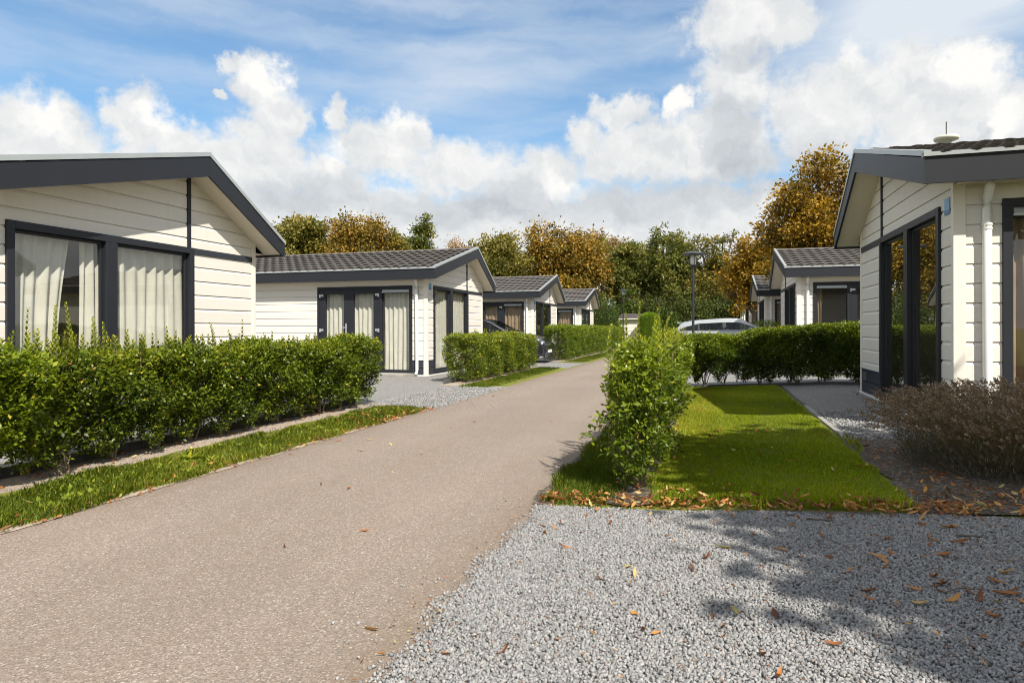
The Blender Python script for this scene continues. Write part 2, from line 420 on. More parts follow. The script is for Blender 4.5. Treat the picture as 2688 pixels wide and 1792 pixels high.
    M['lens'] = pbr('lamp_lens', (.55, .58, .60), .1, spec=.8, coat=1)
    M['redlens'] = pbr('tail_lens', (.35, .02, .02), .15, coat=1)
    M['poleblack'] = pbr('black_lamp_paint', (.022, .024, .028), .45, var=.1)
    M['lampshade'] = pbr('grey_lamp_hood', (.05, .055, .065), .5)
    M['lampglass'] = pbr('frosted_lamp_glass', (.70, .70, .64), .4)
    M['blueplate'] = pbr('blue_enamel', (.10, .34, .60), .35, var=.05)
    M['blueplate2'] = pbr('dark_blue_enamel', (.03, .13, .38), .35)
    M['felt'] = pbr('roof_felt', (.055, .045, .045), .9, var=.15)
    M['ivory'] = pbr('ivory_plastic', (.66, .66, .55), .45, var=.08)
mk_materials()

# ------------------------------------------------------------------ camera, sun, sky
ZC = 1.233
cam = bpy.data.cameras.new('camera'); camo = bpy.data.objects.new('camera', cam); C.objects.link(camo)
cam.sensor_width = 36.0; cam.lens = 23.14; cam.shift_y = -0.0125
cam.clip_start = .05; cam.clip_end = 5000
camo.location = (0, 0, ZC)
camo.rotation_euler = (Matrix.Rotation(.291, 3, 'Z') @ Matrix.Rotation(R(90), 3, 'X') @ Matrix.Rotation(-.002, 3, 'Z')).to_euler()
SC.camera = camo

SUN = Vector((.37, -.40, .59)).normalized()
li = bpy.data.lights.new('sun', 'SUN'); li.energy = 5.0; li.angle = R(.53); li.color = (1.0, .93, .81)
lo = bpy.data.objects.new('sun', li); C.objects.link(lo)
lo.rotation_euler = (-SUN).to_track_quat('-Z', 'Y').to_euler(); lo.location = (20, -20, 30)

def make_world():
    w = bpy.data.worlds.new('World'); SC.world = w; w.use_nodes = True
    nt = w.node_tree
    for n in list(nt.nodes): nt.nodes.remove(n)
    out = nd(nt, 'ShaderNodeOutputWorld')
    sky = nd(nt, 'ShaderNodeTexSky', sky_type='NISHITA'); sky.sun_disc = False
    sky.sun_elevation = math.asin(SUN.z); sky.sun_rotation = math.atan2(SUN.x, SUN.y)
    sky.air_density = 1.15; sky.dust_density = .35; sky.ozone_density = 2.2; sky.altitude = 0
    bg = nd(nt, 'ShaderNodeBackground'); bg.inputs[1].default_value = SKY_STRENGTH
    skc = mixc(nt, 1.0, sky.outputs[0], (.70, 1.02, 1.16), 'MULTIPLY')
    nt.links.new(skc, bg.inputs[0])
    tc = nd(nt, 'ShaderNodeTexCoord'); dirv = tc.outputs['Generated']
    s = nd(nt, 'ShaderNodeSeparateXYZ'); nt.links.new(dirv, s.inputs[0])
    az = mth(nt, 'MULTIPLY', mth(nt, 'ARCTAN2', s.outputs[0], s.outputs[1]), 57.29578)
    el = mth(nt, 'MULTIPLY', mth(nt, 'ARCSINE', s.outputs[2]), 57.29578)
    cmb = nd(nt, 'ShaderNodeCombineXYZ'); nt.links.new(az, cmb.inputs[0]); nt.links.new(el, cmb.inputs[1])
    P = cmb.outputs[0]
    def wnoise(vec, scale, det, rough, lac=2.0, col=False):
        n = nd(nt, 'ShaderNodeTexNoise'); n.inputs['Scale'].default_value = scale; n.inputs['Detail'].default_value = det
        n.inputs['Roughness'].default_value = rough; n.inputs['Lacunarity'].default_value = lac
        nt.links.new(vec, n.inputs['Vector']); return n.outputs[1 if col else 0]
    def vadd(a, b, op='ADD'):
        v = nd(nt, 'ShaderNodeVectorMath', operation=op)
        for i, q in enumerate((a, b)):
            if hasattr(q, 'links'): nt.links.new(q, v.inputs[i])
            else: v.inputs[i].default_value = q
        return v.outputs[0]
    # domain warp, in degrees
    wc = wnoise(P, .22, 6, .60, col=True)
    warp = vadd(vadd(wc, (.5, .5, .5), 'SUBTRACT'), (5.0, 4.2, 0), 'MULTIPLY')
    wc2 = wnoise(P, .9, 5, .62, col=True)
    warp2 = vadd(vadd(wc2, (.5, .5, .5), 'SUBTRACT'), (1.7, 1.5, 0), 'MULTIPLY')
    Q = vadd(vadd(P, warp), warp2)
    def blob(b, vec):
        cx, cy, rx, ry = b
        d = vadd(vadd(vec, (cx, cy, 0), 'SUBTRACT'), (1/rx, 1/ry, 0), 'MULTIPLY')
        l = nd(nt, 'ShaderNodeVectorMath', operation='LENGTH'); nt.links.new(d, l.inputs[0])
        return mth(nt, 'SUBTRACT', 1.0, l.outputs['Value'])
    BL = [(-53.6, 13.6, 3.2, 2.9), (-50.8, 13.7, 2.3, 2.8), (-45.9, 15.4, 2.2, 2.9), (-43.7, 14.1, 2.7, 2.4), (-48.1, 11.7, 6.3, 2.5),
          (-37.2, 19.3, 2.1, 2.5), (-38.9, 20.3, 1.7, 1.0), (-36.2, 16.7, 2.5, 2.6), (-37.2, 13.4, 5.0, 3.7), (-40.4, 17.7, .9, .45), (-31.5, 17.5, 1.3, 1.6),
          (-28.1, 15.2, 4.7, 2.8), (-25.5, 16.6, 2.3, 1.9), (-21.4, 13.9, 6.0, 2.8), (-32.0, 11.7, 4.6, 3.0), (-15.7, 11.9, 5.7, 2.5), (-10.3, 16.1, 1.8, 1.6),
          (-7.1, 18.0, 3.1, 1.7), (-2.4, 18.4, 1.5, 1.3), (-4.5, 15.0, 6.1, 3.3), (2.2, 23.8, 4.4, 3.0), (5.8, 23.4, 2.9, 2.5), (2.1, 19.1, 3.7, 3.8),
          (.8, 14.6, 5.8, 3.7), (8.9, 15.2, 3.0, 3.2), (10.8, 19.1, 2.2, 2.1), (13.6, 17.1, 3.3, 3.6), (18.2, 17.4, 2.6, 3.2), (20.4, 14.0, 3.4, 3.9), (16.1, 12.9, 5.9, 3.6), (15.2, 18.6, 2.4, 2.4), (-8.5, 14.5, 3.4, 2.2), (-13.5, 13.2, 3.0, 2.2), (10.5, 17.5, 4.0, 3.2), (6.5, 17.2, 2.5, 3.0), (17.5, 15.5, 5.0, 3.5), (-51.5, 12.5, 4.5, 3.4), (-41, 12.5, 3.5, 2.6)]
    acc = None
    for b in BL:
        v = blob(b, Q)
        if acc is None: acc = v
        else:
            m = nd(nt, 'ShaderNodeMath', operation='SMOOTH_MAX')
            nt.links.new(acc, m.inputs[0]); nt.links.new(v, m.inputs[1]); m.inputs[2].default_value = .18
            acc = m.outputs[0]
    # the cloud bank that fills the lower sky, and looser clouds added out of view for fill light
    sq = nd(nt, 'ShaderNodeSeparateXYZ'); nt.links.new(Q, sq.inputs[0])
    low = mth(nt, 'MULTIPLY', mth(nt, 'SUBTRACT', 12.6, sq.outputs[1]), .28)
    acc = mth(nt, 'MAXIMUM', acc, low)
    rnd = mth(nt, 'MULTIPLY', mth(nt, 'SUBTRACT', wnoise(dirv, 2.4, 5, .6), .44), 5.0)
    behind = mth(nt, 'MAXIMUM', mth(nt, 'GREATER_THAN', mth(nt, 'ABSOLUTE', mth(nt, 'ADD', az, 16.7)), 58), mth(nt, 'GREATER_THAN', el, 33))
    rnd = mth(nt, 'SUBTRACT', rnd, mth(nt, 'MULTIPLY', mth(nt, 'SUBTRACT', 1.0, behind), 9.0))
    acc = mth(nt, 'MAXIMUM', acc, rnd)
    f1 = wnoise(P, .55, 8, .62)
    f2 = wnoise(P, 1.6, 6, .60)
    fb = mth(nt, 'ADD', mth(nt, 'MULTIPLY', mth(nt, 'SUBTRACT', f1, .5), .95), mth(nt, 'MULTIPLY', mth(nt, 'SUBTRACT', f2, .5), .22))
    dens = mth(nt, 'ADD', acc, fb)
    mr = nd(nt, 'ShaderNodeMapRange', interpolation_type='SMOOTHSTEP')
    nt.links.new(dens, mr.inputs[0]); mr.inputs[1].default_value = -.16; mr.inputs[2].default_value = .46
    cov = mr.outputs[0]
    # relief: billows face the sun (to the right of and above the view)
    def reliefn(scale, off, det):
        a = wnoise(Q, scale, det, .58); b = wnoise(vadd(Q, off), scale, det, .58)
        return mth(nt, 'SUBTRACT', a, b)
    rel = mth(nt, 'ADD', mth(nt, 'MULTIPLY', reliefn(.30, (.9, 1.2, 0), 6), 1.0), mth(nt, 'MULTIPLY', reliefn(.95, (.3, .42, 0), 5), .30))
    br = mth(nt, 'ADD', .83, mth(nt, 'MULTIPLY', rel, .42))
    def patches(lst, amp, sign):
        nonlocal br
        for b in lst:
            v = mth(nt, 'MAXIMUM', blob(b, Q), 0.0)
            v = mth(nt, 'MINIMUM', mth(nt, 'MULTIPLY', v, 1.8), 1.0)
            br = mth(nt, 'ADD', br, mth(nt, 'MULTIPLY', v, amp*sign))
    patches([(-2.4, 18.6, 1.6, 1.3), (18.2, 18.1, 2.4, 2.3), (-26.2, 17.7, 2.2, 1.0), (-31.9, 14.5, 1.4, 1.7), (-36.8, 19.7, 2.0, 1.9), (20.5, 14.3, 1.4, 2.0), (-12.3, 12.1, 2.6, 1.1), (-44.5, 16, 2, 1.4), (-52, 14.5, 2, 1.6)], .20, 1)
    patches([(-4.6, 10.8, 9.3, 2.9), (-23.3, 10.2, 8.2, 1.8), (-34.1, 10.9, 5.8, 2.1), (1.5, 15.5, 2.6, 3.4), (18.7, 12.8, 2.6, 1.1), (8.9, 11.9, 4.6, 2.0), (2.5, 21.5, 2.5, 1.6), (-16, 11.2, 6, 2.2), (4, 12.5, 6, 3)], .20, -1)
    big = mth(nt, 'MULTIPLY', mth(nt, 'SUBTRACT', wnoise(P, .12, 3, .5), .5), .28)
    br = mth(nt, 'MINIMUM', mth(nt, 'MAXIMUM', mth(nt, 'ADD', br, big), .42), 1.06)
    ccol = ramp(nt, br, [(.42, (.50, .535, .58)), (.70, (.70, .73, .755)), (.9, (.90, .905, .90)), (1.0, (1.0, .99, .965))])
    cb = nd(nt, 'ShaderNodeBackground'); nt.links.new(ccol, cb.inputs[0]); cb.inputs[1].default_value = CLOUD_STRENGTH
    # high cirrus veil, streaked down to the right
    rot = nd(nt, 'ShaderNodeMapping'); rot.inputs['Rotation'].default_value = (0, 0, R(14)); rot.inputs['Scale'].default_value = (.035, .20, 1)
    nt.links.new(vadd(P, vadd(warp, (.5, .5, 0), 'MULTIPLY')), rot.inputs['Vector'])
    ci = wnoise(rot.outputs[0], 1.5, 5, .52)
    cm = nd(nt, 'ShaderNodeMapRange', interpolation_type='SMOOTHSTEP'); nt.links.new(ci, cm.inputs[0])
    cm.inputs[1].default_value = .30; cm.inputs[2].default_value = .85; cm.inputs[4].default_value = .74
    ci2 = mth(nt, 'ADD', mth(nt, 'ADD', mth(nt, 'MULTIPLY', cm.outputs[0], .85), .09), mth(nt, 'MULTIPLY', mth(nt, 'MAXIMUM', blob((-22, 20.5, 12, 3.5), P), 0), .38))
    ci3 = mth(nt, 'ADD', ci2, mth(nt, 'MULTIPLY', mth(nt, 'MAXIMUM', blob((15, 22.5, 12, 6.5), P), 0), 1.1), clamp=True)
    cb2 = nd(nt, 'ShaderNodeBackground'); cb2.inputs[0].default_value = (.80, .87, .95, 1); cb2.inputs[1].default_value = CLOUD_STRENGTH*.93
    m1 = nd(nt, 'ShaderNodeMixShader'); nt.links.new(ci3, m1.inputs[0]); nt.links.new(bg.outputs[0], m1.inputs[1]); nt.links.new(cb2.outputs[0], m1.inputs[2])
    m2 = nd(nt, 'ShaderNodeMixShader'); nt.links.new(cov, m2.inputs[0]); nt.links.new(m1.outputs[0], m2.inputs[1]); nt.links.new(cb.outputs[0], m2.inputs[2])
    nt.links.new(m2.outputs[0], out.inputs[0])
    w.cycles.sampling_method = 'MANUAL'; w.cycles.sample_map_resolution = 256
SKY_STRENGTH = .096
CLOUD_STRENGTH = .70
make_world()
SC.view_settings.view_transform = 'Standard'; SC.view_settings.look = 'None'
SC.view_settings.exposure = .52; SC.view_settings.gamma = 1.0; SC.view_settings.use_curve_mapping = False
SC.cycles.use_denoising = True; SC.cycles.denoising_input_passes = 'RGB_ALBEDO_NORMAL'; SC.cycles.denoising_prefilter = 'ACCURATE'; SC.cycles.filter_width = 1.0
SC.cycles.sample_clamp_indirect = 4.0; SC.cycles.max_bounces = 7; SC.cycles.transparent_max_bounces = 12; SC.cycles.diffuse_bounces = 3
SC.cycles.glossy_bounces = 3; SC.cycles.transmission_bounces = 4; SC.cycles.caustics_reflective = False; SC.cycles.caustics_refractive = False

# ------------------------------------------------------------------ ground
def gz(x):
    x = np.asarray(x, float)
    return np.clip((x + .8)/3.0*.16, 0, .16)
def g(x): return float(gz(x))

def sheet(name, x0, x1, y0, y1, lift, mat, nx=8, ny=24, jit=0.0, seed=1, taper=None, kind='structure', bumpy=0.0):
    """draped sheet over the ground with a slightly wandering edge"""
    r = np.random.default_rng(seed)
    us = np.linspace(0, 1, nx+1); vs = np.linspace(0, 1, ny+1)
    def wob(n):
        a = r.normal(size=n); k = np.ones(3)/3
        return np.convolve(np.pad(a, 1, mode='edge'), k, 'valid')
    eL, eR = wob(ny+1)*jit, wob(ny+1)*jit
    eB, eT = wob(nx+1)*jit, wob(nx+1)*jit
    V = []
    for j, v in enumerate(vs):
        for i, u in enumerate(us):
            a, b = x0, x1
            if taper: a, b = taper(y0+(y1-y0)*v, a, b)
            x = a+(b-a)*u + eL[j]*(1-u) + eR[j]*u
            y = y0+(y1-y0)*v + eB[i]*(1-v) + eT[i]*v
            V.append((x, y, g(x)+lift + (bumpy*abs(math.sin(x*7+y*3)*math.sin(y*5)) if bumpy else 0)))
    F = [(j*(nx+1)+i, j*(nx+1)+i+1, (j+1)*(nx+1)+i+1, (j+1)*(nx+1)+i) for j in range(ny) for i in range(nx)]
    me = np_mesh(name, V, F, mat=mat)
    o = link(name, me, None); o['kind'] = kind
    return o

def make_ground():
    xs = [-900, -60, -20, -.8, -.3, .2, .7, 1.2, 1.7, 2.2, 20, 60, 900]
    ys = [-900, -60, -10, 10, 30, 60, 120, 900]
    V = [(x, y, g(x)) for y in ys for x in xs]; n = len(xs)
    F = [(j*n+i, j*n+i+1, (j+1)*n+i+1, (j+1)*n+i) for j in range(len(ys)-1) for i in range(n-1)]
    o = link('ground', np_mesh('ground', V, F, mat=M['turf']), None); o['kind'] = 'structure'
    sheet('gravel_yard', -19, -5.30, -6, 46, .004, M['gravel'], 10, 60, .02, 2)
    sheet('gravel_drive', -5.32, -4.06, 9.3, 13.2, .0045, M['gravel'], 10, 30, .07, 3, lambda y, a, b: (a, b + .28*math.sin((y-9.3)/3.9*math.pi)))
    sheet('gravel_drive', -5.32, -4.2, 20.0, 23.4, .0045, M['gravel'], 10, 30, .07, 4)
    sheet('gravel_drive', -1.16, 9, -4, 4.42, .0045, M['gravel'], 30, 60, .012, 5)
    sheet('gravel_drive', -1.2, 10, 14.25, 46, .0045, M['gravel'], 30, 60, .03, 6)
    sheet('gravel_path', 1.36, 10, 7.2, 14.0, .0045, M['gravel'], 20, 30, .01, 7)
    sheet('road', -4.12, -1.12, -8, 46.5, .008, M['asphalt'], 12, 160, .015, 8)
    sheet('soil_strip', -5.56, -4.95, -4, 9.75, .012, M['sandsoil'], 8, 80, .05, 9)
    sheet('soil_strip', -5.56, -5.0, 13.2, 20.1, .012, M['sandsoil'], 8, 40, .05, 10)
    sheet('soil_strip', -5.66, -5.0, 23.9, 43.0, .012, M['sandsoil'], 8, 60, .05, 11)
    sheet('soil_edge', -4.22, -4.05, -4, 9.2, .0125, M['sandsoil'], 3, 160, .03, 22)
    sheet('grass_verge', -5.04, -4.15, -4, 9.1, .016, M['turf'], 8, 90, .05, 12, lambda y, a, b: (a - .12*max(0, (4.5-y)/6) + .1*max(0, y-8.6), b - max(0, y-8.75)*.35))
    sheet('grass_verge', -5.05, -4.38, 12.9, 19.9, .016, M['turf'], 8, 50, .05, 13, lambda y, a, b: (a, b - max(0, 13.7-y)*.5 - max(0, y-19.2)*.5))
    sheet('grass_verge', -5.05, -4.32, 23.3, 45.5, .016, M['turf'], 8, 80, .05, 14)
    sheet('soil_edge', -1.2, -1.05, 4.42, 16, .0125, M['darksoil'], 3, 120, .03, 23)
    sheet('grass_verge', -1.1, -.75, 4.62, 20, .016, M['turf'], 6, 90, .04, 15)
    sheet('soil_bed', -.85, -.28, 4.6, 14.2, .012, M['darksoil'], 8, 60, .05, 16)
    sheet('lawn', -.40, 1.24, 4.66, 13.72, .016, M['turf'], 10, 60, .02, 17)
    sheet('soil_bed', 1.22, 9, 4.5, 7.35, .012, M['darksoil'], 12, 24, .04, 18)
    sheet('soil_bed', -.1, 6, 13.70, 14.22, .012, M['darksoil'], 12, 8, .04, 19)
make_ground()

def kerb(name, label, pts, w, h, mat, cat='edging', dz=-.03):
    mb = MB()
    for (a, b) in zip(pts, pts[1:]):
        a = Vector((a[0], a[1], 0)); b = Vector((b[0], b[1], 0)); d = (b-a).normalized(); n = Vector((-d.y, d.x, 0))*w/2
        L = (b-a).length; k = max(1, int(L/1.0))
        for i in range(k):
            p = a + d*(L*i/k + .004); q = a + d*(L*(i+1)/k - .004)
            zp, zq = g(p.x), g(q.x); j = random.uniform(-.004, .004)
            mb.hexa([p-n+Vector((0,0,zp+dz)), p+n+Vector((0,0,zp+dz)), q+n+Vector((0,0,zq+dz)), q-n+Vector((0,0,zq+dz)),
                     p-n+Vector((0,0,zp+h+j)), p+n+Vector((0,0,zp+h+j)), q+n+Vector((0,0,zq+h+j)), q-n+Vector((0,0,zq+h+j))])
    o = mb.build(name, mat, bevel=.004); tag(o, label, cat, 'edging strips round the gravel')
kerb('edging_board', 'dark edging board behind the long left hedge beside the first chalet', [(-5.58, 2.2), (-5.58, 9.6)], .04, .10, M['kerb'])
kerb('edging_kerb', 'pale concrete kerb between the mown lawn and the gravel path by the right chalet', [(1.32, 7.2), (1.32, 10.2)], .06, .022, M['concrete'])
kerb('edging_board', 'dark edging board between the shaded end of the lawn and the gravel path', [(1.32, 10.22), (1.32, 13.7)], .04, .012, M['kerb'])
kerb('edging_kerb', 'dark kerb along the leaf litter at the top of the front gravel drive', [(.35, 4.46), (6, 4.46)], .05, .012, M['kerb'])
kerb('edging_board', 'dark edging board at the far end of the lawn under the shaded hedge', [(-.1, 13.74), (6, 13.74)], .04, .06, M['kerb'])
kerb('edging_board', 'dark edging board behind the clipped hedge in front of the second chalet', [(-5.66, 13.6), (-5.66, 20.0)], .04, .09, M['kerb'])

# grass blades
def blades(name, regions, seed, mat, label=None):
    r = np.random.default_rng(seed); Ps = []; Hs = []; tone = []
    for (x0, x1, y0, y1, dens, hmin, hmax, keep) in regions:
        n = int((x1-x0)*(y1-y0)*dens)
        x = r.uniform(x0, x1, n); y = r.uniform(y0, y1, n)
        if keep is not None:
            k = keep(x, y, r); x = x[k]; y = y[k]
        n = len(x)
        cl = np.sin(x*9.1+y*4.3)*np.sin(y*7.7-x*3.1)*.6 + .6*np.sin(x*3.7-y*2.9)*np.sin(y*2.1+x*5.3)
        Ps.append(np.stack([x, y, gz(x)+.014], 1)); Hs.append(r.uniform(hmin, hmax, n)*(1+.35*cl))
        tone.append(np.clip(.42+.22*np.sin(x*2.3+y*1.1)*np.sin(y*1.7)+.12*cl+r.normal(0, .16, n), 0, 1))
    P = np.concatenate(Ps); H = np.concatenate(Hs); T = np.concatenate(tone); n = len(P)
    a = r.uniform(0, 2*np.pi, n); lean = np.abs(r.normal(0, .45, n))
    D = np.stack([np.cos(a)*lean, np.sin(a)*lean, np.ones(n)], 1); D = nrm(D)
    S = np.stack([-np.sin(a), np.cos(a), np.zeros(n)], 1)
    W = (r.uniform(.0012, .0028, n))[:, None]; H = H[:, None]
    bend = np.stack([np.cos(a), np.sin(a), np.zeros(n)], 1)
    mid = P + D*H*.55; tip = P + D*H + bend*H*.35*r.uniform(0, 1, (n, 1))
    V = np.stack([P-S*W, P+S*W, mid+S*W*.8, tip, mid-S*W*.8], 1).reshape(-1, 3)
    F = np.arange(n*5).reshape(n, 5)
    me = np_mesh(name, V, F, np.repeat(T, 5), mat)
    o = link(name, me, None); tag(o, label, 'grass', kind='stuff'); return o

def vkeep(x, y, r):   # verge thins out towards the soil strip, with bare patches
    e = (x + 5.08 + .06*np.sin(y*3.1))/.22
    p = np.clip(e, 0, 1)*np.clip((-4.06 + .04*np.sin(y*6)-x)/.05, 0, 1)
    bare = np.sin(x*5+y*2.2)*np.sin(y*1.9+1) + .35*np.sin(x*13+y*5)
    p = p*np.where((bare > .45) & (x < -4.45), .08, 1)*np.where(bare < -.75, .5, 1)
    p = p*np.clip((9.35-y)/.5 + np.where(x < -4.35, 1, 0)*.6, 0, 1)
    return r.uniform(0, 1, len(x)) < p
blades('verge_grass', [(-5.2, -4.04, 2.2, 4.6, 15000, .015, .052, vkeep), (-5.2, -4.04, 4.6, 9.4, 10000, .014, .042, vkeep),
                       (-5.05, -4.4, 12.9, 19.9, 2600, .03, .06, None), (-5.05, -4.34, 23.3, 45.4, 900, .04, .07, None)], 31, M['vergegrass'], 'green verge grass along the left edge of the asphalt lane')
def rkeep(x, y, r):
    p = np.clip((-.62 + .06*np.sin(y*4) - x)/.2, 0, 1)*np.clip((x+1.2+.04*np.sin(y*5))/.07, 0, 1)
    return r.uniform(0, 1, len(x)) < p
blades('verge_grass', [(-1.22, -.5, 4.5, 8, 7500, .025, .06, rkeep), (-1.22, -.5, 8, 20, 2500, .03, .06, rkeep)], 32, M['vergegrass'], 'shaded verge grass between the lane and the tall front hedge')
def lkeep(x, y, r):
    p = np.clip((x+.46+.05*np.sin(y*5))/.12, 0, 1)*np.clip((1.25-x+.02*np.sin(y*9))/.03, 0, 1)
    return r.uniform(0, 1, len(x)) < p
blades('lawn_grass', [(-.48, 1.32, 4.56, 7, 13000, .010, .028, lkeep), (-.48, 1.32, 7, 13.7, 6500, .010, .026, lkeep), (-.38, 1.18, 4.55, 4.70, 6000, .02, .06, None), (1.26, 1.34, 6.4, 7.4, 1200, .04, .09, None)], 33, M['grass'], 'mown lawn grass in front of the right chalet')
blades('lawn_grass_dry', [(-.48, .1, 4.6, 13.7, 6000, .012, .028, lkeep), (-.38, 1.3, 4.6, 13.7, 2000, .012, .026, lkeep)], 34, M['drygrass'], 'yellowed dry grass along the hedge side of the mown lawn')
blades('verge_grass_dry', [(-5.15, -4.06, 2.2, 9.3, 1400, .02, .06, vkeep)], 35, M['drygrass'], 'yellowed dry blades in the left verge grass')

# broad-leaved weeds growing among the verge grass
def weeds(name, label, spots, seed):
    r = np.random.default_rng(seed); P, A, L, T = [], [], [], []
    for (x, y, n, sp, l) in spots:
        a = r.uniform(0, 6.283, n); q = r.normal(0, sp, (n, 2))
        px = x+q[:, 0]; py = y+q[:, 1]
        P.append(np.stack([px, py, gz(px)+.012+r.uniform(0, .02, n)], 1)); A.append(np.stack([np.cos(a), np.sin(a), r.uniform(.2, 1.1, n)], 1))
        L.append(l*r.uniform(.5, 1.2, n)); T.append(np.clip(r.normal(.62, .14, n), 0, .92))
    P, A, L, T = map(np.concatenate, (P, A, L, T))
    o = link(name, leaf_mesh(name, P, A, np.tile([0, 0, 1.], (len(P), 1)), L, L*.42, T, M['vergegrass'], .12), None); tag(o, label, 'weeds', kind='stuff')
rw = random.Random(5)
weeds('verge_weed', 'broad-leaved weeds and clover among the left verge grass', [(rw.uniform(-4.85, -4.2), rw.uniform(2.7, 9.0), 26, .06, .06) for _ in range(34)] + [(-4.55, 5.0, 60, .12, .07), (-4.5, 4.0, 70, .16, .06)], 36)
weeds('lawn_weed', 'small clover patches in the mown lawn', [(rw.uniform(-.2, 1.15), rw.uniform(4.8, 12), 40, .09, .022) for _ in range(26)], 37)

# crushed stones of the front drive
def stones(name, n_d, x0, x1, y0, y1, smin, smax, seed, keep=None, label=None):
    r = np.random.default_rng(seed); n = int(n_d*(x1-x0)*(y1-y0))
    x = r.uniform(x0, x1, n); y = r.uniform(y0, y1, n)
    if keep is not None:
        k = keep(x, y, r); x = x[k]; y = y[k]
    n = len(x)
    base = np.array([(-1,-1,-1),(1,-1,-1),(1,1,-1),(-1,1,-1),(-1,-1,1),(1,-1,1),(1,1,1),(-1,1,1)], float)*.5
    s = r.uniform(smin, smax, (n, 1, 1))*r.uniform(.65, 1.25, (n, 1, 3))*np.array([1, 1, .72])
    v = base[None]*(1 + r.uniform(-.42, .25, (n, 8, 3)))*s
    # random rotation
    q = nrm(r.normal(size=(n, 4))); w, a, b, c = q.T
    Rm = np.stack([np.stack([1-2*(b*b+c*c), 2*(a*b-c*w), 2*(a*c+b*w)], 1), np.stack([2*(a*b+c*w), 1-2*(a*a+c*c), 2*(b*c-a*w)], 1), np.stack([2*(a*c-b*w), 2*(b*c+a*w), 1-2*(a*a+b*b)], 1)], 1)
    v = np.einsum('nij,nkj->nki', Rm, v)
    z = gz(x) + .006 + r.uniform(-.002, .010, n)
    v = v + np.stack([x, y, z], 1)[:, None]
    q = np.array([(0,3,2,1),(4,5,6,7),(0,1,5,4),(1,2,6,5),(2,3,7,6),(3,0,4,7)])
    F = (np.arange(n)[:, None, None]*8 + q[None]).reshape(-1, 4)
    me = np_mesh(name, v.reshape(-1, 3), F, np.repeat(r.uniform(0, 1, n), 8), M['stone'])
    o = link(name, me, None); tag(o, label, 'gravel', kind='stuff'); return o
def ekeep(x, y, r):
    e = -1.19 + .02*np.sin(y*3.3+1) + .02*np.sin(y*11)
    return r.uniform(0, 1, len(x)) < np.clip((x-e)/.14, 0, 1)**1.5*np.clip((4.45+.02*np.sin(x*6)-y)/.04, 0, 1)
stones('drive_gravel', 15500, -1.3, 2.0, 1.6, 4.5, .0075, .0145, 41, ekeep, 'loose grey crushed stone covering the front drive')
stones('stray_gravel', 190, -1.85, -1.1, 1.4, 4.6, .007, .014, 42, lambda x, y, r: r.uniform(0, 1, len(x)) < np.clip((x+1.75)/.6, 0, 1)**3, 'stray grey stones scattered on the asphalt beside the drive')
stones('stray_gravel', 45, -4.9, -3.2, 9.2, 13.4, .012, .022, 43, None, 'stray grey stones where the second chalet drive meets the lane')
stones('drive_gravel', 700, -5.3, -4.0, 9.35, 13.2, .014, .026, 46, None, 'grey crushed stone on the drive of the second left chalet')
stones('path_gravel', 900, 1.36, 2.6, 7.2, 9.5, .015, .026, 44, None, 'grey crushed stone on the path beside the right chalet')
stones('strip_pebble', 260, -5.5, -4.95, 2.2, 9.7, .008, .02, 45, None, 'small stones on the sandy strip under the long left hedge')

# ------------------------------------------------------------------ chalets
W2 = 2.15; OG = .377; YM = .764
NE_Y = -W2-.359; FE_Y = W2+.309
ZEB, ZET, ZRB, ZR, ZFB, ZFT = 2.502, 2.768, 3.359, 3.641, 2.418, 2.612
LEN = 10.0
def under(y):          # underside of the barge boards
    return ZRB + (y-YM)*(ZRB-ZEB)/(YM-NE_Y) if y < YM else ZRB - (y-YM)*(ZRB-ZFB)/(FE_Y-YM)
def yrange(z):         # where the gable wall still stands below the soffit at height z
    z -= .07
    a = -W2 if z <= under(-W2) else YM - (ZRB-z)*(YM-NE_Y)/(ZRB-ZEB)
    b = W2 if z <= under(W2) else YM + (ZRB-z)*(FE_Y-YM)/(ZRB-ZFB)
    return a, b

def boards(mb, P3, z0, z1, pitch, off, ops, lim, prot=.015, bev=.036):
    """weatherboards: P3(u,z,out)->point; ops=[(u0,u1,z0,z1)] openings; lim(z)->(a,b)"""
    k = math.floor((z0-off)/pitch); z = off + k*pitch
    while z < z1-1e-4:
        lo, hi = max(z, z0), min(z+pitch, z1)
        cuts = sorted({lo, hi, *[c for o in ops for c in (o[2], o[3]) if lo+1e-4 < c < hi-1e-4], *([hi-bev] if hi-bev > lo+1e-3 and hi == z+pitch else [])})
        for a, b in zip(cuts, cuts[1:]):
            m = (a+b)/2
            iv = [(None, None)]
            cutl = sorted([(o[0], o[1]) for o in ops if o[2] < m < o[3]])
            la, lb = lim(a), lim(b)
            segs = []; cur = None
            for (u0, u1) in cutl:
                segs.append((cur, u0)); cur = u1
            segs.append((cur, None))
            def prof(t): return prot if t <= z+pitch-bev+1e-5 else prot*(1-(t-(z+pitch-bev))/bev*.92)
            for (s, e) in segs:
                a0 = la[0] if s is None else max(s, la[0]); a1 = la[1] if e is None else min(e, la[1])
                b0 = lb[0] if s is None else max(s, lb[0]); b1 = lb[1] if e is None else min(e, lb[1])
                if a1-a0 < 1e-3 and b1-b0 < 1e-3: continue
                a1 = max(a0, a1); b1 = max(b0, b1)
                gap = .007 if (abs(a-z) < 1e-5 and b-a > .03) else 0
                if gap:
                    mb.face([P3(a0, a, -.004), P3(a1, a, -.004), P3(a1, a+gap, -.004), P3(a0, a+gap, -.004)])
                    mb.face([P3(a0, a+gap, -.004), P3(a1, a+gap, -.004), P3(a1, a+gap, prot), P3(a0, a+gap, prot)])
                mb.face([P3(a0, a+gap, prof(a)), P3(a1, a+gap, prof(a)), P3(b1, b, prof(b)), P3(b0, b, prof(b))])
        z += pitch

